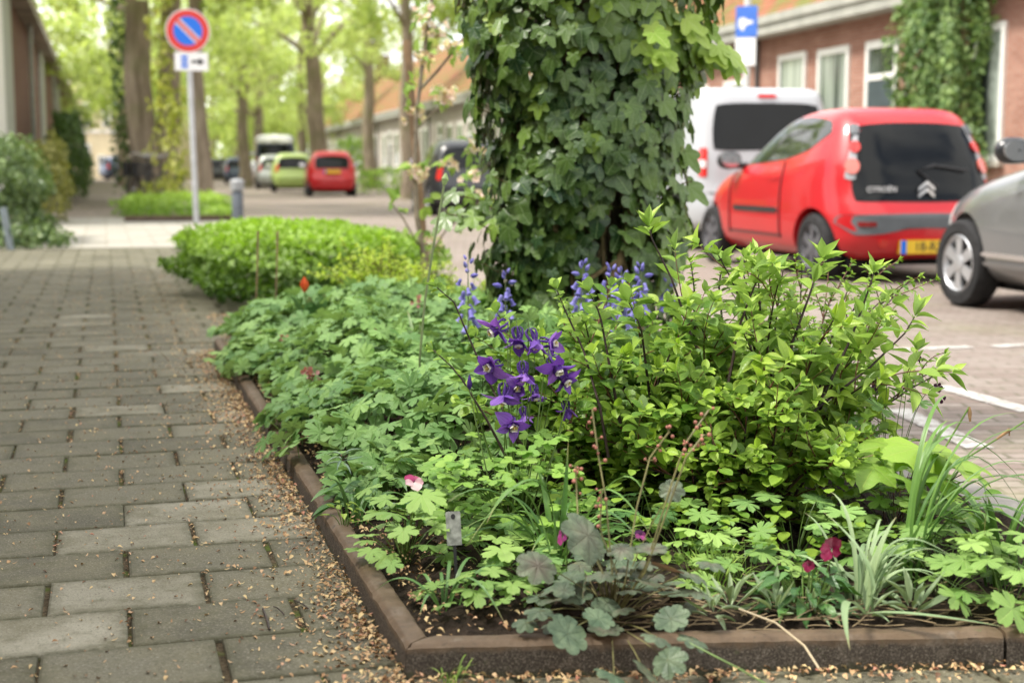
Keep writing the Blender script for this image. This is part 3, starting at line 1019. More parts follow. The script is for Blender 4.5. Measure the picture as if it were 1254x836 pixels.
def interp(tab, z):
    """smooth interpolation through (z, a, b, c...) rows"""
    zs = [r[0] for r in tab]
    i = max(0, min(len(tab) - 2, next((k for k in range(len(zs) - 1) if z <= zs[k + 1]), len(zs) - 2)))
    h = zs[i + 1] - zs[i]; t = (z - zs[i]) / h
    out = []
    for c in range(1, len(tab[0])):
        y0, y1 = tab[i][c], tab[i + 1][c]
        s = (y1 - y0) / h
        s0 = s if i == 0 else (y0 - tab[i - 1][c]) / (zs[i] - zs[i - 1])
        s1 = s if i == len(tab) - 2 else (tab[i + 2][c] - y1) / (zs[i + 2] - zs[i + 1])
        m0 = 0 if s0 * s <= 0 else 2 * s0 * s / (s0 + s)
        m1 = 0 if s1 * s <= 0 else 2 * s1 * s / (s1 + s)
        if i == 0: m0 = s
        if i == len(tab) - 2: m1 = s
        out.append((2 * t ** 3 - 3 * t * t + 1) * y0 + (t ** 3 - 2 * t * t + t) * h * m0 + (-2 * t ** 3 + 3 * t * t) * y1 + (t ** 3 - t * t) * h * m1)
    return out


def body_mesh(tab, wheels, wr, nf=4.2, nr=6.0, N=96, levels=46):
    z0, z1 = tab[0][0], tab[-1][0]
    # more slices where the surface runs flat
    zs = []
    for a, b in zip(tab[:-1], tab[1:]):
        k = max(1, int(round(levels * max((b[0] - a[0]) / (z1 - z0), .6 * abs(b[2] - a[2]) / tab[2][2]))))
        zs += [a[0] + (b[0] - a[0]) * i / k for i in range(k)]
    zs.append(z1)
    vs, fs = [], []
    for z in zs:
        yr, yf, w = interp(tab, z)
        yc, hl = (yr + yf) / 2, (yf - yr) / 2
        for k in range(N):
            a = 2 * PI * k / N
            c, s = math.cos(a), math.sin(a)
            n = nf if s > 0 else nr
            vs.append((w * math.copysign(abs(c) ** (2 / n), c), yc + hl * math.copysign(abs(s) ** (2 / n), s), z))
    m = len(zs)
    for i in range(m - 1):
        for k in range(N):
            fs.append((i * N + k, i * N + (k + 1) % N, (i + 1) * N + (k + 1) % N, (i + 1) * N + k))
    fs.append(list(range(N))[::-1]); fs.append(list(range((m - 1) * N, m * N)))
    me = bpy.data.meshes.new('car_body'); me.from_pydata(vs, [], fs); me.update()
    bvh = BVHTree.FromPolygons([V(p) for p in vs], fs)
    ob = bpy.data.objects.new('tmp', me); COL.objects.link(ob)
    W = tab[3][3]
    cuts = []
    for wy in wheels:
        for sx in (-1, 1):
            c = MB(); n = 32
            r = wr * 1.17
            pts = [(r * math.cos(2 * PI * k / n), r * math.sin(2 * PI * k / n)) for k in range(n)]
            xa, xb = (sx * (W - .26), sx * (W + .3))
            c.add([(xa, wy + p, wr + q) for p, q in pts] + [(xb, wy + p, wr + q) for p, q in pts],
                  [tuple(range(n)), tuple(range(n, 2 * n))[::-1]] + [(k, n + k, n + (k + 1) % n, (k + 1) % n) for k in range(n)])
            me2 = bpy.data.meshes.new('cut'); me2.from_pydata(c.v, [], c.f)
            bm = bmesh.new(); bm.from_mesh(me2); bmesh.ops.recalc_face_normals(bm, faces=bm.faces[:]); bm.to_mesh(me2); bm.free()
            co_ = bpy.data.objects.new('cut', me2); COL.objects.link(co_); cuts.append(co_)
            md = ob.modifiers.new('b', 'BOOLEAN'); md.operation = 'DIFFERENCE'; md.object = co_; md.solver = 'EXACT'
    dg = bpy.context.evaluated_depsgraph_get()
    new = bpy.data.meshes.new_from_object(ob.evaluated_get(dg))
    for c in cuts: bpy.data.objects.remove(c)
    bpy.data.objects.remove(ob)
    new.polygons.foreach_set('use_smooth', [True] * len(new.polygons))
    new.set_sharp_from_angle(angle=math.radians(42))
    return new, bvh


def on_body(bvh, poly, direction, to3, off=.006, thick=.02, rings=7, seg=8):
    """a panel that follows the body: outline poly (2D), placed by to3 and pushed along 'direction' onto the surface"""
    d = V(direction).normalized()
    out = []
    n = len(poly)
    # rounded, densified outline
    for i in range(n):
        p0, p1, p2, p3 = [V(poly[(i + k) % n]) for k in (-1, 0, 1, 2)]
        for j in range(seg):
            t = j / seg
            lin = p1.lerp(p2, t)
            cr_ = .5 * ((2 * p1) + (p2 - p0) * t + (2 * p0 - 5 * p1 + 4 * p2 - p3) * t * t + (3 * p1 - p0 - 3 * p2 + p3) * t ** 3)
            out.append(lin.lerp(cr_, .35))
    c = sum(out, V((0, 0))) / len(out)
    vs, fs = [], []
    m = len(out)
    ok = True

    def hit(q):
        o = V(to3(q)) - d * 3
        loc, nor, idx, dist = bvh.ray_cast(o, d)
        return None if loc is None else loc - d * off
    for r in range(1, rings + 1):
        for q in out:
            h = hit(c + (q - c) * (r / rings))
            if h is None: h = V(to3(c)) if not vs else V(vs[-1])
            vs.append(h)
    for q in range(m): vs.append(vs[(rings - 1) * m + q] + d * thick)
    vs.append(hit(c) or V(to3(c)))
    for r in range(rings):
        for k in range(m):
            fs.append((r * m + k, r * m + (k + 1) % m, (r + 1) * m + (k + 1) % m, (r + 1) * m + k))
    for k in range(m): fs.append((len(vs) - 1, (k + 1) % m, k))
    return MB().add(vs, fs)


SIDE = lambda q: (0, q[0], q[1])
REAR = lambda q: (q[0], 0, q[1])
mir = lambda poly: [(-a, b) for a, b in poly][::-1]


def wheel(car, x, y, r, sx, rim, w=.19, spokes=6):
    m = MB()
    Mx = Matrix.Translation((x, y, r)) @ Matrix.Rotation(PI / 2 * sx, 4, 'Y')
    m.lathe([(r * .60, -w / 2), (r * .9, -w / 2), (r * .985, -w * .36), (r, -w * .2), (r, w * .2), (r * .985, w * .36), (r * .93, w * .47), (r * .72, w * .5), (r * .66, w * .44), (r * .62, w * .1)], 36, Mx)
    wo = m.build('wheel', M_TYRE, car, True, 30)
    m = MB()
    m.lathe([(r * .66, w * .43), (r * .63, w * .47), (r * .60, w * .42), (r * .57, w * .26)], 36, Mx)
    m.lathe([(r * .20, w * .3), (r * .19, w * .44), (r * .12, w * .47), (.001, w * .47)], 20, Mx)
    for k in range(spokes):
        a = 2 * PI * k / spokes
        Q = Mx @ Matrix.Rotation(a, 4, 'Z') @ Matrix.Translation((0, 0, w * .30))
        m.prism([(r * .14, -r * .10), (r * .62, -r * .135), (r * .62, r * .135), (r * .14, r * .10)], w * .12, Q)
    m.build('rim', rim, wo, True, 30)
    m = MB(); m.lathe([(r * .64, w * .08), (.001, w * .08)], 24, Mx); m.build('brake_cover', M_UNDER, wo)
    return wo


def car(label, loc, heading, col, style, group='cars parked along the far kerb', name='parked_car', cat='car', **kw):
    L_, W_, H_ = style['L'], style['W'], style['H']
    c = thing(name, label, cat, loc, -heading, group)
    tab = style['tab']; wr = style.get('wr', .285)
    key = style['key']
    if key not in car.cache: car.cache[key] = body_mesh(tab, style['wheels'], wr, style.get('nf', 4.2), style.get('nr', 6.0))
    me, bvh = car.cache[key]
    me = me.copy(); me.materials.clear(); me.materials.append(col)
    body = link('body', me, c)
    m = MB(); m.box((-W_ * .36, .25, .14), (W_ * .36, L_ - .25, .34)); m.build('underbody', M_UNDER, c)
    for wy in style['wheels']:
        for sx in (-1, 1):
            wheel(c, sx * (W_ / 2 - .115), wy, wr, sx, style.get('rim', M_RIM))
    glass = style.get('glass', M_TINT)
    for poly in style['side']:
        on_body(bvh, poly, (1, 0, 0), SIDE).build('side_window', M_TINT2, c, True)
        on_body(bvh, poly, (-1, 0, 0), SIDE).build('side_window', M_TINT2, c, True)
    if 'rear' in style: on_body(bvh, style['rear'], (0, 1, -.15), REAR).build('rear_window', glass, c, True)
    if 'front' in style: on_body(bvh, style['front'], (0, -1, -.5), lambda q: (q[0], L_, q[1])).build('windscreen', M_TINT2, c, True)
    for poly, mt_, nm in style.get('rear_bits', []):
        on_body(bvh, poly, (0, 1, 0), REAR, off=.009).build(nm, mt_, c, True)
    for poly, mt_, nm in style.get('rear_pairs', []):
        for s_ in (1, -1):
            on_body(bvh, poly if s_ < 0 else mir(poly), (-.35 * s_, 1, 0), lambda q, s_=s_: (q[0], 0, q[1]), off=.010, rings=5).build(nm, mt_, c, True)
    for poly, mt_, nm in style.get('front_pairs', []):
        for s_ in (1, -1):
            on_body(bvh, poly if s_ < 0 else mir(poly), (-.6 * s_, -1, -.2), lambda q, s_=s_: (q[0], L_, q[1]), off=.010, rings=5).build(nm, mt_, c, True)
    for poly, mt_, nm in style.get('side_bits', []):
        on_body(bvh, poly, (1, 0, 0), SIDE, off=.011).build(nm, mt_, c, True)
        on_body(bvh, poly, (-1, 0, 0), SIDE, off=.011).build(nm, mt_, c, True)
    my, mz = style['mirror']
    for sx in (-1, 1):
        bx = style.get('mx', W_ / 2 - .06)
        m = MB()
        Q = Matrix.Translation((sx * (bx + .11), my, mz)) @ Matrix.Diagonal((.125, .075, .085, 1))
        n = 12
        m.lathe([(math.sin(PI * i / n) ** .7 + 1e-4, -math.cos(PI * i / n)) for i in range(n + 1)], 16, Q)
        mo = m.build('mirror', style.get('mirror_mat', col), c, True)
        m = MB(); m.tube([(sx * (bx - .08), my + .02, mz - .05), (sx * (bx + .06), my, mz - .05)], .03, 8); m.build('mirror_arm', M_BLACK, mo)
        m = MB(); m.prism([(math.cos(a) * .10, math.sin(a) * .066) for a in [2 * PI * k / 20 for k in range(20)]], .006, Matrix.Translation((sx * (bx + .115), my - .068, mz)) @ Matrix.Rotation(PI / 2, 4, 'X'))
        m.build('mirror_glass', M_CHROME, mo)
    return c, bvh


car.cache = {}


def text_mesh(name, cu, parent, loc, rot):
    o = bpy.data.objects.new('tmp', cu); COL.objects.link(o)
    me = bpy.data.meshes.new_from_object(o.evaluated_get(bpy.context.evaluated_depsgraph_get()))
    bpy.data.objects.remove(o); bpy.data.curves.remove(cu)
    o = link(name, me, parent); o.location = loc; o.rotation_euler = rot
    return o


def plate(c, z, y, text, w=.52, h=.11):
    m = MB(); m.box((-w / 2, y - .012, z - h / 2), (w / 2, y + .05, z + h / 2)); p = m.build('number_plate', M_YEL, c)
    m = MB(); m.box((-w / 2, y - .015, z - h / 2), (-w / 2 + .05, y - .0125, z + h / 2)); m.build('blue_strip', M_BLUE, p)
    if text:
        cu = bpy.data.curves.new('plate_text', 'FONT'); cu.body = text; cu.size = h * .95; cu.align_x = 'CENTER'; cu.align_y = 'CENTER'; cu.extrude = .001
        cu.materials.append(M_BLACK)
        text_mesh('plate_text', cu, p, (.025, y - .0145, z), (PI / 2, 0, 0))


P_RED = paint('red_paint', (.46, .006, .012))
P_WHITE = paint('white_van_paint', (.44, .465, .49))
P_SILVER = paint('warm_silver_paint', (.205, .21, .215), .45)
P_DARK = paint('black_car_paint', (.018, .02, .024))
P_GREEN = paint('lime_car_paint', (.32, .42, .12))
P_SILV2 = paint('pale_silver_paint', (.42, .44, .42), .3)
P_BLUEG = paint('blue_grey_paint', (.07, .09, .14), .2)

HATCH = dict(key='hatch', L=3.44, W=1.63, H=1.47, wr=.285, wheels=(.56, 2.90), nf=3.6, nr=5.2,
             tab=[(.20, .12, 3.32, .70), (.27, .03, 3.40, .775), (.40, 0, 3.44, .81), (.54, 0, 3.44, .815), (.64, .035, 3.41, .815), (.72, .075, 3.33, .812), (.80, .105, 3.18, .805),
                  (.87, .125, 2.98, .795), (.93, .145, 2.72, .78), (.985, .165, 2.48, .765), (1.10, .215, 2.27, .725), (1.24, .285, 1.98, .665), (1.34, .35, 1.74, .61), (1.405, .43, 1.50, .555), (1.445, .56, 1.26, .48), (1.465, .72, 1.05, .36), (1.472, .86, .94, .16)],
             side=[[(2.36, .975), (1.7, .995), (1.15, 1.03), (.78, 1.10), (.52, 1.24), (.60, 1.345), (1.0, 1.39), (1.50, 1.375), (1.86, 1.24), (2.15, 1.10)]],
             rear=[(-.60, .70), (-.30, .685), (0, .68), (.30, .685), (.60, .70), (.605, .95), (.545, 1.33), (.25, 1.37), (0, 1.375), (-.25, 1.37), (-.545, 1.33), (-.605, .95)],
             front=[(-.62, 1.0), (0, 1.03), (.62, 1.0), (.53, 1.36), (0, 1.39), (-.53, 1.36)],
             rear_bits=[([(-.70, .565), (-.35, .575), (0, .58), (.35, .575), (.70, .565), (.73, .50), (.62, .405), (.40, .415), (.30, .45), (0, .46), (-.30, .45), (-.40, .415), (-.62, .405), (-.73, .50)], M_GREYP, 'bumper_strip')],
             rear_pairs=[([(-.735, .87), (-.645, .86), (-.625, 1.10), (-.60, 1.30), (-.63, 1.30), (-.69, 1.08)], plain('lamp_housing', (.33, .34, .36), .3), 'lamp_housing')],
             front_pairs=[([(-.72, .70), (-.45, .66), (-.42, .75), (-.66, .84)], M_LAMP_C, 'headlight')],
             side_bits=[([(2.20, .555), (1.25, .555), (1.25, .60), (2.20, .60)], M_BLACK, 'rubbing_strip'), ([(1.165, .36), (1.153, .36), (1.153, .98), (1.165, .98)], M_BLACK, 'door_seam'), ([(2.352, .36), (2.34, .36), (2.34, .90), (2.352, .90)], M_BLACK, 'door_seam'), ([(2.345, .355), (1.16, .355), (1.16, .366), (2.345, .366)], M_BLACK, 'door_seam'), ([(1.42, .845), (1.24, .85), (1.24, .88), (1.42, .875)], P_RED, 'door_handle')],
             mirror=(2.22, 1.02), mirror_mat=M_BLACK, rim=plain('dark_wheel_trim', (.09, .09, .10), .5), mx=.76)

# --- the red hatchback
hd = YAW - math.radians(11)
c, bvh = car('red small hatchback with dark glass tailgate, between the white van and the silver car', at(1140, 11.65, ROAD_Z), hd - math.radians(2.2), P_RED, HATCH, group=None)
red = c


def rear_disc(c, bvh, x, z, r, mt_, nm, off=.018, dirx=0.0, parent=None):
    poly = [(x + r * math.cos(2 * PI * k / 12), z + r * math.sin(2 * PI * k / 12)) for k in range(12)]
    return on_body(bvh, poly, (dirx, 1, 0), REAR, off=off, rings=3, seg=3).build(nm, mt_, parent or c, True)


for s_ in (-1, 1):
    rear_disc(c, bvh, s_ * .672, .965, .064, M_LAMP_O, 'tail_lamp', .028, -.35 * s_)
    rear_disc(c, bvh, s_ * .645, 1.125, .048, M_LAMP_R, 'brake_lamp', .028, -.35 * s_)
    on_body(bvh, [(s_ * .60, .475), (s_ * .47, .475), (s_ * .47, .51), (s_ * .60, .51)][::s_], (0, 1, 0), REAR, off=.018, rings=2, seg=3).build('reflector', plain('dark_red_lens', (.20, .01, .01), .2), c, True)
    rear_disc(c, bvh, s_ * .40, .335, .038, M_LAMP_R, 'fog_lamp', .018)
    on_body(bvh, [(s_ * .50, 1.33), (s_ * .56, 1.33), (s_ * .55, 1.42), (s_ * .50, 1.42)][::s_], (0, 1, -.3), REAR, off=.03, rings=2, seg=3).build('tailgate_hinge', M_GREYP, c, True)
plate(c, .305, -.012, '18-RXP')
m = MB()
for k in range(2):       # the double chevron
    z0 = .735 + k * .055
    for s_ in (-1, 1):
        m.add([(0, .045, z0 + .055), (0, .045, z0 + .028), (s_ * .072, .05, z0 - .03), (s_ * .072, .05, z0 + .0)], [(0, 1, 2, 3)])
        m.add([(0, .06, z0 + .055), (0, .06, z0 + .028), (s_ * .072, .065, z0 - .03), (s_ * .072, .065, z0 + .0)], [(3, 2, 1, 0)])
m.build('badge', M_CHROME, c)
cu = bpy.data.curves.new('maker_name', 'FONT'); cu.body = 'CITROËN'; cu.size = .062; cu.extrude = .001; cu.align_x = 'CENTER'; cu.materials.append(M_SIGNW)
text_mesh('maker_name', cu, c, (-.40, .062, .755), (PI / 2, 0, -.05))
m = MB(); m.tube([(.10, .055, .80), (-.05, .12, .93), (.10, .13, .97), (.40, .11, .93)], .011, 6); m.build('wiper', M_BLACK, c, True)

# --- the white van
VAN = dict(key='van', L=4.40, W=1.76, H=1.86, wr=.32, wheels=(.86, 3.54), nf=3.8, nr=8.0,
           tab=[(.24, .10, 4.30, .78), (.32, .0, 4.38, .84), (.50, -.02, 4.40, .875), (.62, .0, 4.39, .88), (.80, .025, 4.33, .88), (.95, .03, 4.16, .875), (1.04, .035, 3.75, .865), (1.10, .04, 3.45, .855), (1.30, .065, 3.18, .83), (1.55, .10, 2.86, .79), (1.70, .13, 2.62, .76), (1.79, .17, 2.4, .73), (1.84, .27, 2.15, .66), (1.862, .6, 1.8, .45)],
           side=[[(3.30, 1.10), (2.35, 1.12), (2.35, 1.58), (2.72, 1.57), (3.02, 1.36)], [(2.25, 1.12), (1.2, 1.12), (1.2, 1.60), (2.25, 1.60)]],
           rear=[(-.64, 1.16), (0, 1.15), (.64, 1.16), (.60, 1.66), (0, 1.69), (-.60, 1.66)],
           front=[(-.70, 1.14), (0, 1.17), (.70, 1.14), (.62, 1.66), (0, 1.7), (-.62, 1.66)],
           rear_bits=[([(-.745, .66), (.745, .66), (.745, .672), (-.745, .672)], M_BLACK, 'tailgate_seam'), ([(-.22, .93), (.22, .93), (.22, .97), (-.22, .97)], M_BLACK, 'tailgate_handle'), ([(-.80, .33), (0, .32), (.80, .33), (.82, .58), (0, .60), (-.82, .58)], plain('light_grey_bumper', (.34, .36, .38), .5), 'bumper')],
           rear_pairs=[([(-.845, .86), (-.745, .855), (-.745, 1.16), (-.84, 1.16)], M_LAMP_R, 'tail_lamp')],
           front_pairs=[([(-.78, .80), (-.50, .77), (-.50, .93), (-.74, .97)], M_LAMP_C, 'headlight')],
           side_bits=[([(2.30, .50), (2.288, .50), (2.288, 1.66), (2.30, 1.66)], M_BLACK, 'door_seam'), ([(1.15, .5), (1.138, .5), (1.138, 1.66), (1.15, 1.66)], M_BLACK, 'door_seam'), ([(2.25, 1.02), (.5, 1.02), (.5, 1.05), (2.25, 1.05)], M_GREYP, 'door_rail')], mirror=(3.2, 1.15), mirror_mat=M_BLACK, mx=.86)
c, bvh = car('white delivery van with dark rear glass, parked in front of the red hatchback', at(943, 16.0, ROAD_Z), hd - .0, P_WHITE, VAN, group=None, cat='van', name='delivery_van')
on_body(bvh, [(-.10, 1.755), (.10, 1.755), (.10, 1.80), (-.10, 1.80)], (0, 1, -.2), REAR, off=.02, rings=2, seg=3).build('brake_lamp', M_LAMP_R, c)
for s_ in (1, -1):
    poly = [(-.835, .95), (-.755, .95), (-.755, 1.03), (-.835, 1.03)]
    on_body(bvh, poly if s_ < 0 else mir(poly), (-.35 * s_, 1, 0), REAR, off=.016, rings=3).build('reverse_lamp', M_LAMP_C, c, True)
plate(c, .78, -.004, '')

# --- the silver car whose nose enters at the right
SILV = dict(key='silver', L=3.88, W=1.68, H=1.50, wr=.30, wheels=(.68, 3.16), nf=3.2, nr=5,
            tab=[(.20, .12, 3.74, .72), (.27, .03, 3.84, .80), (.40, 0, 3.88, .835), (.56, 0, 3.875, .84), (.68, .03, 3.80, .838), (.78, .06, 3.62, .83), (.86, .08, 3.35, .815), (.93, .10, 3.0, .80), (.985, .12, 2.72, .785), (1.12, .17, 2.46, .745), (1.26, .24, 2.16, .70), (1.38, .33, 1.88, .64), (1.45, .45, 1.6, .57), (1.485, .62, 1.3, .45), (1.495, .8, 1.05, .2)],
            side=[[(2.55, .985), (1.5, 1.0), (.7, 1.05), (.55, 1.2), (.8, 1.36), (1.45, 1.39), (1.95, 1.28)]],
            rear=[(-.60, .95), (0, .94), (.60, .95), (.52, 1.36), (0, 1.39), (-.52, 1.36)],
            front=[(-.65, 1.01), (0, 1.05), (.65, 1.01), (.55, 1.38), (0, 1.41), (-.55, 1.38)],
            rear_pairs=[([(-.78, .72), (-.66, .71), (-.64, .98), (-.72, 1.02)], M_LAMP_R, 'tail_lamp')],
            front_pairs=[([(-.78, .60), (-.50, .57), (-.46, .66), (-.74, .80)], M_LAMP_C, 'headlight')],
            side_bits=[([(2.78, .365), (1.05, .365), (1.05, .40), (2.78, .40)], M_CHROME, 'side_trim'), ([(2.78, .30), (1.05, .30), (1.05, .335), (2.78, .335)], P_SILVER, 'sill_trim')],
            mirror=(2.42, 1.06), mirror_mat=P_DARK, mx=.77)
w0 = at(1190, 9.75, ROAD_Z)                       # its front wheel on the street side
hs = hd - math.radians(1.5)
fw = V((math.sin(hs), math.cos(hs), 0)); rt_ = V((math.cos(hs), -math.sin(hs), 0))
car('silver grey car with bright wheel trim, its front half entering at the right edge', w0 - fw * 3.16 + rt_ * .73, hs, P_SILVER, SILV, group=None)

# --- cars farther down the street
FAR = dict(HATCH); FAR.update(rear_bits=[([(-.70, .52), (0, .53), (.70, .52), (.70, .47), (0, .48), (-.70, .47)], P_RED, 'bumper_strip')], rear=[(-.56, .93), (0, .92), (.56, .93), (.50, 1.31), (0, 1.36), (-.50, 1.31)],
           rear_pairs=[([(-.74, .78), (-.62, .77), (-.60, 1.02), (-.70, 1.05)], M_LAMP_R, 'tail_lamp')], rim=M_RIM, side_bits=[])
hf = hd + .01
c, b_ = car('small red hatchback with a yellow plate parked far down the street, below the leaning trunk', at(407, 45.5, ROAD_Z), hf, P_RED, FAR)
plate(c, .80, .02, '')
DK = dict(SILV); DK.update(side_bits=[], mirror_mat=P_DARK)
for px, D, colr, st, lab, nm in (
        (580, 27.5, P_DARK, DK, 'black car behind the blossoming sapling, partly hidden by the ivy', None),
        (359, 53, P_GREEN, FAR, 'lime green hatchback just beyond the far red one', None),
        (336, 61, P_SILV2, FAR, 'pale silver hatchback in the parked row, in front of the camper van', None),
        (292, 80, P_BLUEG, DK, 'blue grey car far down the street, just right of the bollard', None),
        (267, 92, P_DARK, DK, 'dark car farthest down the parked row, beside the trunk behind the sign', None),
        (124, 88, P_BLUEG, DK, 'blue car standing before the cream house at the end of the path', None)):
    st = dict(st); st['mirror_mat'] = colr
    if 'rear_bits' in st and st is not DK: st['rear_bits'] = []
    c, b_ = car(lab, at(px, D, ROAD_Z if px != 124 else 0), hf if px != 124 else YAW + .9, colr, st, group='cars parked along the far kerb' if px != 124 else None)
CAMP = dict(VAN); CAMP.update(rear_bits=[], side_bits=[], key='camper', H=2.5, tab=[(a * 1.28, b, cc_, d * 1.15) for a, b, cc_, d in VAN['tab']], W=2.0, wheels=(.9, 3.5),
            rear=[(-.75, 1.35), (0, 1.34), (.75, 1.35), (.72, 2.0), (0, 2.02), (-.72, 2.0)], side=[[(3.2, 1.4), (2.3, 1.45), (2.3, 1.95), (2.8, 1.95)], [(2.2, 1.45), (.4, 1.45), (.4, 1.95), (2.2, 1.95)]],
            rear_pairs=[([(-.96, 1.1), (-.85, 1.1), (-.85, 1.4), (-.95, 1.4)], M_LAMP_R, 'tail_lamp')], front=[(-.7, 1.5), (0, 1.5), (.7, 1.5), (.65, 2.0), (0, 2.05), (-.65, 2.0)], front_pairs=[], mirror=(3.2, 1.6), mirror_mat=M_BLACK, mx=.98)
c, b_ = car('dark camper van with a raised white roof standing tall in the parked row', at(338, 68, ROAD_Z), hf, P_BLUEG, CAMP, name='camper_van', cat='van')
on_body(b_, [(-.80, 2.12), (0, 2.1), (.80, 2.12), (.70, 2.33), (0, 2.36), (-.70, 2.33)], (0, 1, -.2), REAR, off=.03).build('roof_back', M_WHITE, c, True)
m = MB()
m.lathe([(.98, 0), (1.0, .12), (.94, .28), (.75, .36), (.001, .40)], 24, Matrix.Translation((0, 1.5, 2.10)) @ Matrix.Diagonal((.92, 1.45, 1, 1))); m.build('raised_roof', M_WHITE, c, True)
# ================================================================== trees, hedges
t = NT('lime_bark')
co = t.coord('Object')
bk = t.noise(7, 6, .7, t.mapping(co, (1, 1, .16)))
M_BARK = t.done(t.bsdf(t.mix(t.sstep(t.noise(1.1, 4), .48, .68, 0, .5), t.ramp(bk, [(.3, (.12, .095, .065)), (.55, (.27, .22, .165)), (.75, (.40, .34, .26))]), (.17, .18, .075, 1)), .9, .2, 0, t.bump(bk, .9, .05)))
M_TWIG = plain('brown_twig', (.085, .05, .035), .7, .3, var=.35, scale=30, bump=.3)
M_WOOD = plain('stake_wood', (.20, .13, .075), .8, .3, var=.3, scale=8)
M_CROWN = leaf_mat('lime_tree_leaf', (.36, .44, .15), (.62, .68, .32), .5, .55)
M_CROWN2 = leaf_mat('elm_tree_leaf', (.28, .37, .10), (.54, .61, .24), .5, .55)
T_CARD = t_ovate(.75, 2, 2, .0, .25, .45)
T_LOWL = t_ovate(.62, 3, 3, .25, .25, .42)


def crown_mesh(name, seed, n, r, h, mat, leaf=(.14, .26)):
    random.seed(seed)
    L = Leaves()
    clumps = []
    for _ in range(46):
        a = R_(0, 2 * PI); q = math.sqrt(random.random()); z = R_(0, 1)
        rr = r * (.35 + .65 * math.sin(PI * min(1, .18 + z * .75)))
        clumps.append((V((math.cos(a) * q * rr, math.sin(a) * q * rr, z * h)), R_(.5, 1.15)))
    for k in range(n):
        c, s = random.choice(clumps)
        d = rnd_dir(); p = c + V((d.x * s, d.y * s, d.z * s * .65)) * (random.random() ** .45)
        nn = (d * .5 + V((0, 0, 1)) + rnd_dir() * .7)
        L.add(T_CARD, p, rnd_dir() + V((0, 0, -.5)), nn, R_(*leaf), random.random())
    o = L.build(name, mat)
    me = o.data; bpy.data.objects.remove(o)
    return me


CROWNS = [crown_mesh('crown', 11, 5200, 3.9, 7.0, M_CROWN), crown_mesh('crown', 12, 5200, 4.3, 7.5, M_CROWN), crown_mesh('crown', 13, 5200, 3.7, 6.5, M_CROWN2)]


def street_tree(label, loc, r, lean=(0, 0), crown=0, zc=4.0, sc=1.0, name='street_tree', fork=False, h=9.0, group=None):
    tr = thing(name, label, 'tree', loc, 0, group)
    m = MB()
    k = 9
    pts = [V((lean[0] * (i / k) * h / 4 + .05 * math.sin(i * 1.7), lean[1] * (i / k) * h / 4, -.2 + h * i / k)) for i in range(k + 1)]
    m.tube(pts, [r * (1.35 if i == 0 else 1) * (1 - .055 * i) for i in range(k + 1)], 14)
    if fork:
        m.tube([pts[0] + V((.25, 0, 0)), pts[0] + V((r * 1.5, 0, 2.0)), pts[0] + V((r * 1.9, .2, 5)), pts[0] + V((r * 2.6, .3, 9))], [r * .8, r * .72, r * .6, r * .4], 12)
    for i in range(9):
        a = i * 2.4 + R_(0, 1); z = zc + R_(-.3, 2.5)
        b = V((lean[0] * z / 4, lean[1] * z / 4, z)); e = b + V((math.cos(a) * R_(1.6, 3), math.sin(a) * R_(1.6, 3), R_(.8, 2.2)))
        m.tube(curve(b, e, (0, 0, .5), 5), [r * .32, r * .26, r * .2, r * .14, r * .06], 6)
    m.build('trunk', M_BARK, tr, True)
    c = link('crown', CROWNS[crown], tr)
    c.location = (lean[0] * zc / 4, lean[1] * zc / 4, zc); c.scale = (sc, sc, sc); c.rotation_euler = (0, 0, R_(0, 6))
    return tr


random.seed(21)
G = 'street trees shading the road'
at_r = lambda px, D: at(px, D, ROAD_Z)
street_tree('big double-trunked street tree between the bicycles and the no parking sign', at(178, 33), .37, (-.10, 0), 0, 4.9, name='street_tree', fork=True)
street_tree('slim street trunk standing right behind the no parking sign post', at(247, 30), .20, (-.06, 0), 2, 4.6)
street_tree('tall straight trunk rising directly behind the small far red car, leaning left', at_r(395, 53), .38, (-.27, 0), 1, 5.0)
street_tree('thin pale trunk left of the sapling, before the row houses', at_r(452, 62), .30, (.02, 0), 0, 5.0, .9)
street_tree('thin trunk just left of the black car and behind the sapling stake', at_r(500, 42), .235, (-.02, 0), 2, 5.2)
far = [(168, 47, 0), (150, 62, 1), (166, 78, 2), (300, 66, 1), (318, 84, 0), (292, 96, 2), (345, 104, 1), (262, 112, 0), (235, 128, 1), (196, 104, 0), (212, 70, 1), (372, 88, 0), (330, 125, 2), (400, 120, 1)]
for i, (px, D, c) in enumerate(far):
    street_tree('one of the pale green street trees merging into soft foliage far down the street', at(px, D, ROAD_Z), R_(.22, .34), (R_(-.08, .08), 0), c, R_(3.0, 4.2) if D < 90 else R_(1.4, 2.6), R_(.95, 1.25) * (1 if D < 90 else 1.25), group='distant street trees')

M_IVYD = leaf_mat('hedge_ivy_leaf', (.04, .085, .025), (.24, .33, .12), .38, .22)
M_SHRUBD = leaf_mat('dark_shrub_leaf', (.03, .07, .015), (.10, .18, .035), .45, .25)
M_YELL = leaf_mat('young_yellow_leaf', (.22, .26, .035), (.50, .50, .13), .5, .45)
M_VERGE = leaf_mat('verge_leaf', (.12, .24, .03), (.40, .56, .10), .5, .4)
M_CLIMB = leaf_mat('wall_ivy_leaf', (.06, .13, .035), (.28, .40, .13), .45, .3)


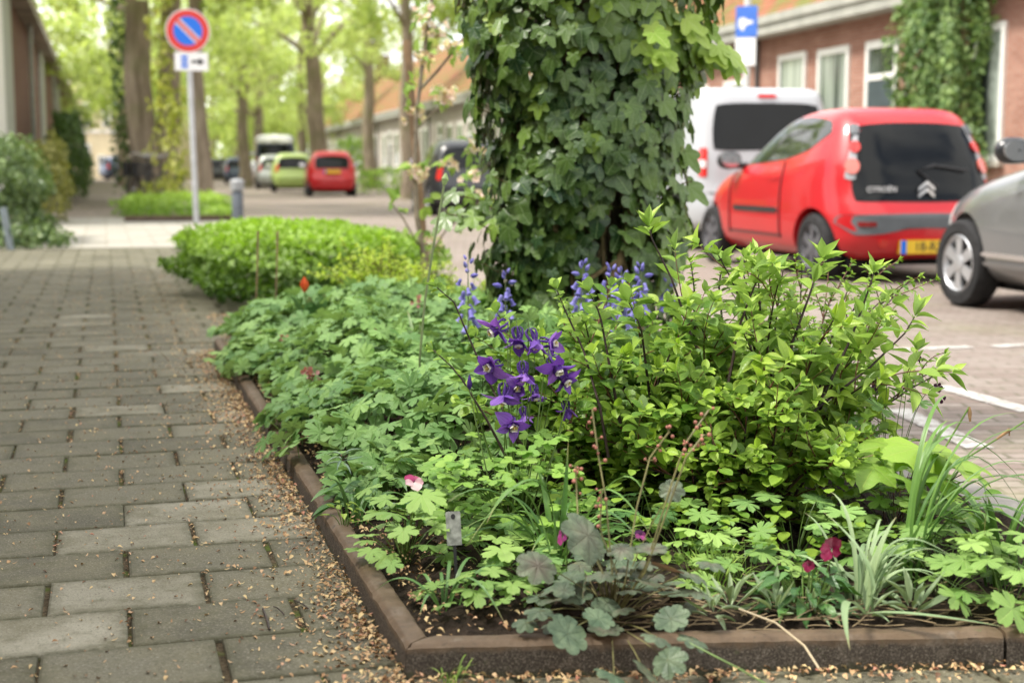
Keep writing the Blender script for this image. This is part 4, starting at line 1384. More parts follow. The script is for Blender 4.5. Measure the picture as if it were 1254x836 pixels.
def leaf_mass(name, label, cat, c, size, n, leaf, mat, rz=0.0, p=3.0, tpl=None, bottom=True, tint_h=0.0, core=.3, stems=False, jitter=.12, up=.35, group=None, part='foliage', flat=False):
    """leaves over and through a rounded block; c = middle of its base"""
    o = thing(name, label, cat, c, rz, group)
    L = Leaves()
    tpl = tpl or [T_LOWL]
    sx, sy, sz = size
    ph = [R_(0, 6) for _ in range(6)]
    for k in range(n):
        d = rnd_dir()
        if d.z < 0 and abs(d.z) > max(abs(d.x), abs(d.y)) and random.random() < .9: d.z = -d.z
        q = (abs(d.x) ** p + abs(d.y) ** p + abs(d.z) ** p) ** (-1 / p)
        lump = 1 + jitter * (math.sin(d.x * 7 + ph[0]) * math.sin(d.y * 8 + ph[1]) + .7 * math.sin(d.z * 9 + ph[2] + d.x * 5))
        rr = q * lump * (1 - core * random.random() ** 2.2)
        pt = V((d.x * rr * sx, d.y * rr * sy, max(.015, sz * (.5 + .5 * d.z * rr))))
        nn = V((d.x / sx, d.y / sy, d.z / sz * 1.2)).normalized()
        ax = rnd_dir() * .8 + V((0, 0, -.55 if not up > .6 else .4)) + nn * .35
        hz_ = pt.z / sz
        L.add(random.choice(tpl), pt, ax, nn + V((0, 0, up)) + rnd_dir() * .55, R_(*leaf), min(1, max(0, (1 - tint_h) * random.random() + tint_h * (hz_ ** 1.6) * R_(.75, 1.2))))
    L.build(part, mat, o)
    if stems:
        m = MB()
        for k in range(26):
            x, y = R_(-.75, .75) * sx, R_(-.75, .75) * sy
            m.tube([(x, y, -.02), (x * 1.05 + R_(-.05, .05), y * 1.05, sz * .5), (x * 1.1 + R_(-.1, .1), y * 1.1, sz * .85)], [.012, .009, .004], 5)
        m.build('stems', M_TWIG, o, True)
    return o


# left hedge of ivy, the yellowish shrub after it and the dark climber on the wall
random.seed(31)
q = at(8, 15.2)
hedge = leaf_mass('ivy_hedge', 'variegated ivy hedge covering a low fence at the left edge of the path', 'hedge', V((q.x - .74, q.y + .4, 0)), (1.02, 1.1, 1.12), 9500, (.055, .10), M_IVYD, p=7, tint_h=.25)
q = at(10, 14.0)
m = MB(); m.tube([(0, 0, -.05), (-.07, .05, .42)], .035, 8); tag(m.build('stake', plain('grey_stake', (.20, .24, .26), .5), None, True), 'short grey stake leaning against the foot of the ivy hedge', 'stake').location = q
leaf_mass('ivy_trail', 'low trailing ivy spilling over the tiles at the foot of the hedge', 'ivy', at(20, 14.4), (.46, .4, .22), 500, (.05, .10), M_IVYD, stems=False)
q = at(70, 21); leaf_mass('yellow_shrub', 'yellow green shrub behind the ivy hedge beside the path', 'shrub', V((q.x - .15, q.y, 0)), (.30, .9, 1.2), 1300, (.06, .12), leaf_mat('olive_yellow_leaf', (.13, .14, .03), (.34, .33, .10), .5, .35), p=2.6)
q = at(104, 36); leaf_mass('wall_shrub', 'tall dark green shrub against the brick wall farther along the path', 'shrub', V((q.x - .35, q.y, 0)), (.36, 5.0, 2.1), 2600, (.09, .17), M_SHRUBD, p=3)
q = at(112, 52); leaf_mass('path_shrub', 'small dark shrub by the path in front of the wall, beyond the tall one', 'shrub', V((q.x - .5, q.y, 0)), (.5, 4.0, 1.5), 1500, (.09, .17), M_SHRUBD, p=2.6)

# green around the big trunk
q = at(157, 35); leaf_mass('ivy_covered_tree', 'narrow ivy covered trunk left of the big double trunk', 'tree', V((q.x, q.y, 0)), (.30, .3, 6.4), 2200, (.08, .15), M_SHRUBD, p=5)
q = at(190, 33.8); leaf_mass('trunk_bush', 'dark bush growing round the foot of the big double trunk', 'shrub', q, (.62, .5, 1.05), 1500, (.07, .12), M_SHRUBD, p=2.3)
for px, D, hh_, w_2, n_, lb in ((206, 28.2, 4.2, .24, 250, 'upright climber with yellow young leaves between the big trunk and the sign'), (216, 27.6, 2.1, .17, 190, 'shorter yellow leaved climber close to the sign post')):
    q = at(px, D); leaf_mass('young_climber', lb, 'climber', q, (w_2, .25, hh_), n_, (.10, .19), M_YELL, p=4, jitter=.5)
q = at(196, 26.5); leaf_mass('yellow_flowering_plant', 'pale yellow leafy plant in the verge left of the sign', 'plant', q, (.42, .35, .55), 260, (.06, .10), M_YELL, p=2.3)
q = at(214, 24.0); leaf_mass('verge_planting', 'low bright green plants in the bed at the foot of the sign', 'planting', q, (.92, 2.0, .36), 3000, (.05, .09), M_VERGE, rz=-.05, p=3, tint_h=.6)
q = at(268, 21.9); leaf_mass('verge_tuft', 'small green tuft beside the bollard', 'plant', q, (.22, .4, .20), 420, (.045, .08), M_VERGE, p=2.4, tint_h=.5)
m = MB(); q = at(222, 21.4)
m.box((-.85, -.04, -.05), (.9, .04, .09)); tag(m.build('verge_edging', M_EDGE), 'brown kerb edging along the front of the sign bed', 'edging').location = q
q = at_r(470, 50); leaf_mass('house_bush', 'low green bush right of the far red car before the houses', 'shrub', q, (.9, .8, .9), 700, (.08, .16), M_VERGE, p=2.4)
q = at_r(430, 70); leaf_mass('front_garden_bush', 'upright green bush by the house wall behind the thin pale trunk', 'shrub', V((q.x, q.y, ROAD_Z)), (.8, .8, 2.4), 800, (.12, .2), M_VERGE, p=2.4)

# ivy column on the right-hand house
q = facade(1176, 110); qq = MR @ V((XF - .32, q.y, 0))
leaf_mass('ivy_column', 'thick column of green ivy climbing the brick house front behind the red car', 'ivy', V((qq.x, qq.y, -.05)), (.42, .80, 4.7), 12000, (.07, .14), M_CLIMB, rz=-RYAW, p=3.6, jitter=.26, tint_h=0)

# ------------------------------------------------------------------ hedge block and the second bed
random.seed(41)
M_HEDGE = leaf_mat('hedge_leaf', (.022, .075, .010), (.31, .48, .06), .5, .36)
pc = (gp(200, 352) + gp(510, 352)) * .5
hc = gp(352, 345)
leaf_mass('low_hedge', 'low clipped block of bright green leafy plants beyond the flower bed', 'hedge', V((1.22, 9.35, 0)), (.73, 1.60, .42), 15000, (.035, .065), M_HEDGE, rz=0, p=3.2, tint_h=.85, jitter=.13, up=.8, tpl=[T_LOWL, t_ovate(.5, 3, 3, .2, .15, .45)])  # height tint paints top light and side shade, along with young top shoots

# ------------------------------------------------------------------ the ivy clad trunk
random.seed(51)
DT = 5.15
tp = at(716, DT)
iv = thing('ivy_clad_tree', 'tree trunk thickly wrapped in dark ivy rising behind the flower bed', 'tree', tp)
t = NT('old_bark')
bk = t.noise(14, 6, .7, t.mapping(t.coord(), (1, 1, .2)))
M_OLDBARK = t.done(t.bsdf(t.ramp(bk, [(.3, (.03, .022, .014)), (.55, (.09, .065, .042)), (.78, (.18, .14, .095))]), .9, .2, 0, t.bump(bk, 1, .03)))
m = MB(); m.tube([(0, 0, -.1), (.0, 0, .12), (.0, .02, .5), (.01, .02, 1.2), (.03, .03, 2.3)], [.27, .225, .20, .19, .18], 20); m.build('trunk', M_OLDBARK, iv, True)
Lp = [.62, .86, 1.12, .86, .62]
T_IVY = [t_palm(5, 115, .46, .85, Lp, per=5, cup=-.10, ripple=.05, droop=.12, rings=(.5, 1.0)), t_palm(5, 112, .40, .9, [.6, .82, 1.25, .82, .6], per=5, cup=.12, ripple=.06, droop=.2, rings=(.5, 1.0)),
         t_palm(3, 100, .38, .9, [.75, 1.2, .75], per=7, cup=-.05, ripple=.06, droop=.15, rings=(.5, 1.0))]
M_IVY = leaf_mat('ivy_leaf', (.010, .042, .018), (.25, .39, .05), .33, .2, 'palm', (.22, .31, .14), .6, .4, bump=.4)
L = Leaves(); stems = MB()


def ivy_r(z, a):
    # a = direction round the trunk, 0 to the right as seen, PI/2 away from the viewer
    r = .262 + .125 * min(1, max(0, z) / .85) + .10 * max(0, z - .85) + .025 * math.sin(z * 5 + a * 2) + .022 * math.sin(z * 11 - a * 3)
    if z > 1.2: r += .10 * (z - 1.2) * max(0, math.cos(a))
    return r


ca, sa = math.cos(-YAW), math.sin(-YAW)
wd = lambda x, y: V((x * ca - y * sa, x * sa + y * ca, 0))     # view-right / view-away to world
# woody ivy stems creeping up the bark
for k in range(34):
    a = R_(PI * .95, PI * 2.05) if k < 26 else R_(0, 2 * PI)
    z, pts = R_(-.05, .5), []
    da = R_(-.25, .25)
    for i in range(9):
        r = .215 + .03 * (i > 2) + R_(0, .03)
        p = wd(r * math.cos(a), r * math.sin(a)); pts.append((p.x, p.y, z))
        z += R_(.10, .2); a += da * R_(.2, 1.2)
    stems.tube(pts, [.010 - .0008 * i for i in range(9)], 6)
for k in range(3300):
    a = R_(0, 2 * PI) if random.random() < .3 else R_(PI * .95, PI * 2.05)
    z = R_(.02, 2.05)
    front = math.sin(a) < 0
    lx = math.cos(a)
    # gaps where bark shows, low on the right of the front
    if front and .02 < lx < .36 and .30 < z < .74 and random.random() < .82: continue
    if front and .1 < lx < .6 and z < .40 and random.random() < .6: continue
    if front and -.5 < lx < -.1 and z < .42 and random.random() < .35: continue
    inner = random.random() ** 1.6
    r = ivy_r(z, a) * (1 - .34 * inner)
    if random.random() < .07: r *= R_(1.05, 1.28)
    out = wd(math.cos(a), math.sin(a))
    p = V((out.x * r, out.y * r, z))
    tang = V((-out.y, out.x, 0))
    d = V((0, 0, -1)) * R_(.7, 1.2) + out * R_(.0, .55) + tang * random.gauss(0, .55)
    n = out + V((0, 0, R_(.15, .95))) + rnd_dir() * .35
    yl = .04 + .34 * random.random() * (1 - .6 * inner)  # inner leaves tinted darker, painting shade into the gaps
    if lx > .15: yl += .30 * lx * random.random()
    if z > 1.15: yl += (z - 1.15) * R_(.2, 1.4) * (1.0 if lx > -.2 else .45)
    if random.random() < .07: yl += R_(.3, .6)
    s = R_(.034, .072) * (1.12 if random.random() < .2 else 1) * (1 if inner < .5 else .8)
    L.add(random.choice(T_IVY), p, d, n, s, min(1, yl))
    if random.random() < .35:
        q = V((out.x * .23, out.y * .23, z - R_(.02, .08))); stems.tube(curve(q, p, (0, 0, -.03), 4), .0017, 4, False)
for pts_, r0 in (((( -.02, .30, .02), (.03, .285, .30), (.12, .275, .52), (.17, .26, .80), (.15, .24, 1.2)), .019), (((-.16, .26, .0), (-.10, .275, .25), (-.02, .28, .42), (.10, .285, .50)), .011), (((.2, .25, 0), (.19, .26, .3), (.10, .28, .55)), .010)):
    q_ = [wd(x, -y) + V((0, 0, z)) for x, y, z in pts_]
    q_ = [lerp_pts(q_, i / 9)[0] + rnd_dir() * .004 for i in range(10)]
    stems.tube(q_, [r0 * (1 - .04 * i) for i in range(10)], 8)
Ly = Leaves()
# young runners reaching out at the upper right and left
for (px, py, dd, n_) in ((885, 62, 4.92, 12), (868, 42, 4.95, 10), (845, 25, 4.85, 10), (820, 62, 4.72, 7), (800, 40, 4.70, 7), (905, 72, 4.95, 3), (842, 185, 5.05, 5), (848, 222, 5.0, 3), (563, 240, 5.1, 6), (548, 262, 5.0, 4), (572, 60, 5.05, 5), (565, 20, 5.0, 5), (820, 12, 4.85, 6), (760, 15, 4.75, 7), (690, 8, 4.75, 5), (610, 15, 4.8, 5)):
    e = dp(px, py, dd) - tp
    b = V((e.x * .55, e.y * .55, e.z - .12))
    pts = curve(b, e, (0, 0, .05), 6); stems.tube(pts, .0022, 5)
    for i in range(n_):
        p, dr = lerp_pts(pts, .35 + .65 * i / max(1, n_ - 1))
        (Ly if px > 600 and py < 100 else L).add(random.choice(T_IVY[:2]), p + rnd_dir() * .03, V((0, 0, -1)) + dr * .7 + rnd_dir() * .4, V((e.x, e.y, .2)).normalized() * .6 + V((-.2, -.7, .5)) + rnd_dir() * .3, R_(.055, .088), R_(.2, 1.0) if px > 600 and py < 100 else R_(.3, .75))
Ly.build('young_ivy_leaves', leaf_mat('young_ivy_leaf', (.17, .30, .035), (.42, .56, .12), .4, .35, 'palm', (.48, .58, .22), .6, .35), iv)
L.build('ivy_leaves', M_IVY, iv); stems.build('ivy_stems', plain('ivy_stem', (.15, .11, .06), .8, .2, var=.3, scale=30, bump=.3), iv, True)

# ------------------------------------------------------------------ blossoming sapling with its stake
random.seed(61)
DS2 = 7.1
b0 = at(523, DS2)
sap = thing('apple_sapling', 'slender apple sapling with pale blossom clusters left of the ivy clad trunk', 'tree', b0)
rel = lambda px, py, D=DS2: dp(px, py, D) - b0
m = MB()
main = [V((0, 0, -.03)), rel(522, 330), rel(511, 270), rel(508, 205), rel(510, 140), rel(518, 75), rel(528, 5), rel(536, -60)]
m.tube(main, [.016, .014, .0125, .012, .011, .010, .008, .005], 8)
br1 = [rel(512, 112), rel(535, 88), rel(556, 62), rel(572, 40), rel(590, 10)]; m.tube(br1, [.009, .008, .007, .006, .004], 7)
br2 = [rel(512, 300), rel(494, 268), rel(480, 250)]; m.tube(br2, [.006, .005, .003], 6)
br3 = [rel(520, 318), rel(548, 280), rel(590, 245), rel(606, 240)]; m.tube(br3, [.006, .005, .004, .003], 6)
br4 = [rel(514, 90), rel(522, 45), rel(550, 20)]; m.tube(br4, [.006, .005, .003], 6)
br5 = [rel(509, 160), rel(528, 140), rel(548, 122)]; m.tube(br5, [.005, .004, .003], 6)
m.build('trunk', plain('young_bark', (.20, .165, .12), .7, .3, var=.25, scale=20), sap, True)
T_APPLE = [t_ovate(.55, 4, 3, .3, .35, .42), t_ovate(.5, 4, 3, .4, .1, .45)]
M_APPLE = leaf_mat('apple_leaf', (.14, .25, .05), (.36, .50, .13), .65, .4, spec=.2)
M_PETAL = leaf_mat('apple_petal', (.80, .52, .50), (.85, .80, .76), .5, .35)
T_PETAL = t_ovate(.85, 3, 3, .4, -.3, .6)
L = Leaves(); Fp = Leaves()
for px, py, nl, nb in ((532, 40, 5, 8), (522, 70, 7, 6), (543, 118, 9, 12), (505, 140, 4, 4), (580, 180, 9, 4), (512, 212, 6, 8), (500, 330, 6, 0), (600, 60, 5, 3), (500, 108, 5, 0), (560, 265, 9, 0), (598, 240, 8, 3), (485, 250, 7, 0), (530, 300, 9, 3), (545, 205, 6, 3), (522, 250, 6, 0), (515, 20, 6, 3), (556, 60, 5, 4), (570, 222, 6, 2), (508, 290, 5, 0), (590, 205, 5, 0)):
    c0 = rel(px, py, DS2 + R_(-.1, .1)); nl = int(nl * 1.25); nb *= 2
    for i in range(nl): L.add(random.choice(T_APPLE), c0 + rnd_dir() * .04, rnd_dir() + V((0, 0, .25)), V((0, -.4, 1)) + rnd_dir() * .5, R_(.05, .085), random.random())
    for i in range(nb):
        fc = c0 + V((R_(-.05, .05), R_(-.05, .05), R_(-.03, .04))); ax = (rnd_dir() + V((-.2, -.8, .3))).normalized()
        u = ax.orthogonal().normalized(); w = ax.cross(u)
        for k in range(5):
            a = 2 * PI * k / 5
            Fp.add(T_PETAL, fc, u * math.cos(a) + w * math.sin(a) + ax * .3, ax, R_(.020, .029), R_(.2, 1))
L.build('leaves', M_APPLE, sap); Fp.build('blossom', M_PETAL, sap)
sk = at(527, DS2 + .25); m = MB()
m.tube([V((0, 0, -.05)), dp(516, 265, DS2 + .25) - sk, dp(498, 50, DS2 + .25) - sk], [.021, .021, .020], 8)
tag(m.build('wooden_stake', M_WOOD, None, True), 'weathered wooden stake standing next to the apple sapling', 'stake').location = sk
# ================================================================== the flower bed
SZ = .045
g_at = lambda px, D: V((*at(px, D).xy, SZ))
M_STEM = plain('green_stem', (.10, .17, .035), .5, .4, var=.25, scale=20)
M_STEM_R = plain('red_brown_stem', (.13, .055, .03), .55, .4, var=.35, scale=20)
M_STEM_D = plain('dark_twig', (.035, .02, .016), .6, .4, var=.35, scale=25, bump=.3)

# ------------------------------------------------------------------ shrubs
T_RND = [t_ovate(.70, 7, 5, .14, .12, .50, .55), t_ovate(.64, 7, 5, .22, .22, .50, .6), t_ovate(.76, 7, 5, .10, .05, .52, .55), t_ovate(.60, 7, 5, .28, -.1, .5, .6)]
T_PNT = [t_ovate(.44, 8, 5, .28, .22, .40, 1.25, .012), t_ovate(.40, 8, 5, .40, .42, .38, 1.3, .012), t_ovate(.48, 8, 5, .20, .0, .42, 1.2, .012), t_ovate(.36, 8, 5, .6, -.12, .42, 1.2)]
T_FIN = [t_ovate(.46, 4, 3, .25, .15, .45), t_ovate(.40, 4, 3, .4, .3, .42)]


def shoot(L, pts, t0, n, size, tpls, tint, crown=4, up=.35, tip_tint=.9, spiral=2.4, tip_size=.75):
    """leaves set spirally along a shoot, with a tuft of young ones at its tip"""
    a = R_(0, 6)
    for i in range(n):
        t = t0 + (1 - t0) * (i + R_(.2, .8)) / n
        p, d = lerp_pts(pts, t)
        u = d.orthogonal().normalized(); w = d.cross(u)
        a += spiral + R_(-.3, .3)
        out = u * math.cos(a) + w * math.sin(a)
        out.z *= .4
        ax = out + d * R_(.25, .7) + V((0, 0, R_(-.22, .12)))
        L.add(random.choice(tpls), p, ax, V((0, -.15, 1)) + out * .2 + rnd_dir() * up, R_(*size) * (.75 + .4 * math.sin(PI * min(1, t + .1))), min(1, max(0, R_(*tint) + .25 * max(0, t - .6))))
    p, d = lerp_pts(pts, .999)
    u = d.orthogonal().normalized(); w = d.cross(u)
    for k in range(crown):
        a += 2 * PI / max(crown, 1) + R_(-.3, .3)
        out = u * math.cos(a) + w * math.sin(a)
        ax = d * R_(.7, 1.5) + out * R_(.5, 1.0)
        L.add(random.choice(tpls), p, ax, d * .3 + V((0, 0, .8)) - out * .6 + rnd_dir() * .2, R_(*size) * tip_size * R_(.7, 1.05), min(1, tip_tint + R_(-.15, .1)))


def shrub(name, label, base, r, h, n_st, tw, leaves, size, tpls, mat, tint=(.15, .7), seed=1, lean=(0, 0), twig_len=(.08, .18), extra=(), fill=1.0, twmat=None, zmin=.25, crown=4, xs=1.0):
    random.seed(seed)
    o = thing(name, label, 'shrub', base)
    L = Leaves(); m = MB(); tw_ = MB()
    for k in range(n_st):
        a = 2 * PI * k / n_st + R_(-.3, .3); q = math.sqrt((k * .618) % 1.0)
        hh = h * (1 - .42 * q * q) * R_(.70, 1.08)
        view = wd(math.cos(a) * r * q * xs, math.sin(a) * r * q)
        e = V((view.x + lean[0] * hh, view.y + lean[1] * hh, hh))
        b = V((e.x * .18 + R_(-.03, .03), e.y * .18 + R_(-.03, .03), -.02))
        pts = curve(b, e, V((-e.x * .25, -e.y * .25, .08)) + rnd_dir() * .05, 9)
        m.tube(pts, [.0042 - .00034 * i for i in range(9)], 6)
        shoot(L, pts, .55, int(leaves * 1.2), size, tpls, tint, crown)
        for j in range(tw):
            t = R_(zmin, .93)
            p, d = lerp_pts(pts, t)
            out = V((p.x, p.y, 0)); out = out.normalized() if out.length > .02 else rnd_dir()
            dr = (out * R_(.1, 1.0) + V((0, 0, R_(.25, 1.1))) + rnd_dir() * .65).normalized()
            ln = R_(*twig_len)
            pe = p + dr * ln
            if pe.z < .03: pe.z = .03
            tp_ = curve(p, pe, rnd_dir() * .02 + V((0, 0, .012)), 5)
            tw_.tube(tp_, [.0019, .0016, .0014, .0011, .0008], 5)
            shoot(L, tp_, .12, max(3, int(leaves * ln / .12 * fill)), size, tpls, (tint[0] * .6 + .4 * tint[0] * t, tint[1]), crown)
    for pts, sz, n, tp2, th in extra:
        pts = [V(p) - base for p in pts]
        pts = [lerp_pts(pts, i / 8)[0] for i in range(9)]
        m.tube(pts, [.0036 - .0003 * i for i in range(9)], 6)
        shoot(L, pts, th, n, sz, tp2, (.4, .9), 5, .3, .95, tip_size=1.0)
    m.build('branches', twmat or M_STEM_D, o, True); tw_.build('twigs', M_STEM_R, o, True)
    L.build('foliage', mat, o)
    return o


V_LIME = (.34, .46, .10)
M_RND = leaf_mat('round_shrub_leaf', (.075, .19, .022), (.34, .49, .06), .42, .36, 'pinnate', (.30, .42, .09), .35, .4, 5.5, bump=.3, back=(.20, .30, .10))
M_PNT = leaf_mat('pointed_shrub_leaf', (.11, .24, .03), (.40, .54, .085), .40, .38, 'pinnate', (.36, .48, .12), .42, .45, 8, bump=.4, back=(.26, .38, .12))
M_FIN = leaf_mat('fine_shrub_leaf', (.06, .15, .016), (.26, .40, .05), .45, .33)
D1 = 3.22
px3 = lambda *a: [dp(x, y, d) for x, y, d in a]
shrub('round_leaved_shrub', 'wide round-leaved lime green shrub right behind the purple columbine flowers', g_at(775, 3.25), .38, .44, 28, 9, 9, (.032, .049), T_RND, M_RND, (.05, .7), 101, zmin=.12, extra=[
    (px3((640, 600, 3.1), (600, 520, 3.1), (560, 455, 3.12), (530, 428, 3.15)), (.02, .03), 16, T_RND, .35),
    (px3((670, 600, 3.15), (625, 520, 3.15), (590, 450, 3.2), (556, 370, 3.2), (535, 352, 3.2)), (.022, .034), 20, T_RND, .40),
    (px3((745, 560, 3.05), (735, 500, 3.05), (715, 430, 3.1), (690, 375, 3.1), (682, 355, 3.1)), (.022, .034), 14, T_RND, .5),
    (px3((760, 520, 3.1), (745, 440, 3.1), (735, 385, 3.1), (722, 358, 3.1)), (.028, .04), 12, T_RND, .45),
    (px3((800, 520, 3.15), (790, 440, 3.15), (785, 400, 3.1), (770, 370, 3.1)), (.05, .066), 7, T_PNT, .5)])
shrub('pointed_leaved_shrub', 'tall bushy shrub with large pointed lime leaves, standing at the right of the bed', g_at(962, 3.22), .35, .58, 22, 7, 6, (.045, .076), T_PNT, M_PNT, (.15, .85), 102, extra=[
    (px3((885, 480, 3.25), (850, 420, 3.25), (822, 340, 3.25), (798, 292, 3.25), (795, 278, 3.25)), (.052, .066), 5, T_PNT, .78),
    (px3((960, 560, 3.1), (1000, 500, 3.1), (1065, 450, 3.1), (1108, 408, 3.1), (1120, 388, 3.1)), (.05, .068), 9, T_PNT, .5),
    (px3((960, 480, 3.1), (970, 420, 3.1), (990, 365, 3.1), (1000, 335, 3.1), (1006, 318, 3.1)), (.056, .074), 9, T_PNT, .5),
    (px3((890, 480, 3.1), (905, 400, 3.1), (922, 355, 3.1), (930, 335, 3.1)), (.05, .066), 8, T_PNT, .5),
    (px3((1010, 480, 3.1), (1040, 420, 3.1), (1062, 360, 3.1), (1070, 335, 3.1)), (.045, .06), 9, T_PNT, .45)], twmat=M_STEM_D, zmin=.12)
shrub('fine_leaved_shrub', 'airy small-leaved shrub with dark wiry twigs mixed in behind the pointed-leaved one', g_at(985, 3.55), .38, .60, 18, 9, 13, (.017, .028), T_FIN, M_FIN, (.1, .8), 103, crown=6, twig_len=(.07, .16), extra=[
    (px3((900, 470, 3.35), (885, 400, 3.35), (880, 345, 3.35), (888, 318, 3.35)), (.02, .028), 26, T_FIN, .3), (px3((840, 470, 3.35), (852, 400, 3.35), (850, 350, 3.35), (846, 322, 3.35)), (.02, .028), 24, T_FIN, .3)])
shrub('round_leaved_shrub', 'low round-leaved shrub filling the front between the heuchera and the lobed leaf plant', g_at(935, 2.98), .25, .27, 20, 8, 9, (.026, .042), T_RND, M_RND, (.25, .95), 106, zmin=.10, twig_len=(.06, .13), xs=1.15)
shrub('lime_bush', 'small upright lime bush at the far end of the bed, before the low hedge', g_at(468, 6.5), .30, .43, 20, 7, 9, (.024, .038), T_FIN, leaf_mat('lime_bush_leaf', (.12, .22, .02), (.48, .58, .09), .5, .42), (.4, 1.0), 104, xs=1.1)
shrub('lime_bush', 'low spreading lime bush right of the upright one, at the foot of the apple sapling', g_at(545, 6.3), .30, .26, 16, 6, 9, (.018, .03), T_FIN, leaf_mat('lime_bush_leaf', (.12, .22, .02), (.40, .50, .06), .5, .4), (.3, .95), 105, xs=1.3)

# ------------------------------------------------------------------ geraniums
random.seed(201)
Rg = [.72, .92, 1.0, 1.06, 1.0, .92, .72]
T_GER = [t_palm(7, 142, .60, 4.0, Rg, teeth=3, tamp=.07, per=9, cup=.16, ripple=.07, droop=.18), t_palm(7, 138, .54, 3.6, Rg, teeth=3, tamp=.07, per=9, cup=-.08, ripple=.08, droop=.1), t_palm(5, 140, .60, 4.0, [.85, .95, 1.05, .95, .85], teeth=4, tamp=.06, per=11, cup=.10, ripple=.08, droop=.3)]
M_GER = leaf_mat('geranium_leaf', (.055, .15, .040), (.24, .40, .105), .55, .24, 'palm', (.28, .40, .16), .4, .35, bump=.4, back=(.22, .33, .14))
M_GERL = leaf_mat('lime_geranium_leaf', (.095, .215, .042), (.31, .47, .115), .52, .30, 'palm', (.36, .48, .16), .4, .38, bump=.4, back=(.28, .40, .15))


def palm_leaf(L, m, base, p, n, size, tpls, tint, stem_r=.0013, tilt_d=None):
    """one stalked leaf: stalk from base to p, blade at p facing n"""
    out = V((p.x - base.x, p.y - base.y, 0))
    if out.length < 1e-3: out = rnd_dir()
    d = (out.normalized() if tilt_d is None else V(tilt_d)) + rnd_dir() * .25
    L.add(random.choice(tpls), p, d, n, size, tint, R_(.92, 1.08))
    stem_r *= .75
    if m is not None: m.tube(curve(base, p, V((-out.x * .12, -out.y * .12, .02)), 5), [stem_r * 1.2, stem_r, stem_r, stem_r * .9, stem_r * .8], 4, False)


# the big patch along the kerb
o = thing('geranium_patch', 'dense patch of soft green lobed geranium leaves filling the bed along the side kerb', 'ground cover', (0, 0, 0)); o['kind'] = 'stuff'
L = Leaves(); m = MB(); fl = Leaves(); fs_ = MB()


def patch_h(s, t):
    e = min(1, max(0, (t + .02) / .38)) ** .7 * min(1, max(0, (s - .85) / .5)) ** .6 * min(1, max(0, (4.55 - s) / .5)) ** .6
    return .06 + .24 * e * (1 + .16 * math.sin(s * 5.1 + t * 4) + .12 * math.sin(t * 9 - s * 3))


k = 0
while k < 3300:
    s, t_ = R_(.88, 4.5), R_(-.035, 1.30)
    if t_ < .05 and math.sin(s * 4.3) < -.1: continue
    if s < 1.6 and t_ > .35 + (s - .9) * 1.2: continue
    h0 = patch_h(s, t_)
    if h0 < .085 and random.random() < .6: continue
    p0 = bedp(s, t_)
    lay = random.random() ** .6
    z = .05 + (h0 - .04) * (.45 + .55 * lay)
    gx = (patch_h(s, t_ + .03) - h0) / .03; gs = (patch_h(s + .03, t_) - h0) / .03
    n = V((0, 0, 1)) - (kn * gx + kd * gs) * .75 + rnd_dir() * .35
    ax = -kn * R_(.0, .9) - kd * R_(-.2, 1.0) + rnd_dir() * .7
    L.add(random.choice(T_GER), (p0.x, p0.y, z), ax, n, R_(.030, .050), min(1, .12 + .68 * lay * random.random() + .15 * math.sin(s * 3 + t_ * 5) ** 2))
    if random.random() < .3:
        m.tube(curve((p0.x + R_(-.04, .04), p0.y + R_(-.04, .04), .03), (p0.x, p0.y, z), rnd_dir() * .02, 4), .0012, 3, False)
    k += 1
for px, py, D in ((435, 423, 4.9), (448, 430, 4.9), (440, 438, 4.8), (423, 449, 4.7), (415, 448, 4.7), (462, 434, 4.9), (470, 435, 4.9), (378, 471, 4.3), (383, 474, 4.3), (455, 418, 5.0), (500, 415, 5.0), (512, 380, 5.4), (350, 428, 5.3), (518, 416, 5.0)):
    c0 = dp(px, py, D) + V((0, 0, .035))
    for i in range(9): fl.add(T_PETAL, c0 + rnd_dir() * .012, rnd_dir() + V((0, 0, .3)), rnd_dir() + V((0, -.5, .5)), R_(.013, .020), R_(.2, .8))
    fs_.tube([c0 - V((0, 0, .14)), c0], .0012, 4)
M_PINKB = leaf_mat('pink_geranium_flower', (.32, .09, .09), (.68, .38, .40), .5, .3)
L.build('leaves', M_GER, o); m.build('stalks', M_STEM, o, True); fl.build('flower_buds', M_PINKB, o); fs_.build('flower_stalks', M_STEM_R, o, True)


def clump(name, label, cat, base, n, rad, hgt, size, tpls, mat, tint=(.3, .9), smat=None, group=None, hand=(), flat=.5, seed=None, dome=1.0, rootf=.12, hs_=1.02, stalks=True):
    if seed is not None: random.seed(seed)
    o = thing(name, label, cat, base, 0, group)
    L = Leaves(); m = MB()
    for k in range(n):
        a = 2.399 * k + R_(-.4, .4); q = math.sqrt((k + .5) / n)
        x, y = math.cos(a) * q * rad * R_(.8, 1.1), math.sin(a) * q * rad * R_(.8, 1.1)
        z = hgt * (1 - dome * .75 * q * q) * R_(.7, 1.1)
        p = V((x, y, max(.012, z if stalks else z * R_(.2, 1))))
        nn = V((x, y, 0)) / max(rad, .01) * R_(.3, 1.0) * flat * 1.6 + V((0, 0, 1)) + rnd_dir() * .28
        palm_leaf(L, m if stalks else None, V((x * rootf, y * rootf, -.01)), p, nn, R_(*size), tpls, min(1, R_(*tint)))
    for px, py, D, wpx, n_, tint_ in hand:
        p = dp(px, py, D) - base
        palm_leaf(L, m, V((R_(-.02, .02), R_(-.02, .02), -.01)), p, V(n_), wpx / F_PX * D * .5 * hs_, tpls, tint_, .0016)
    L.build('leaves', mat, o)
    if m.v: m.build('stalks', smat or M_STEM, o, True)
    return o


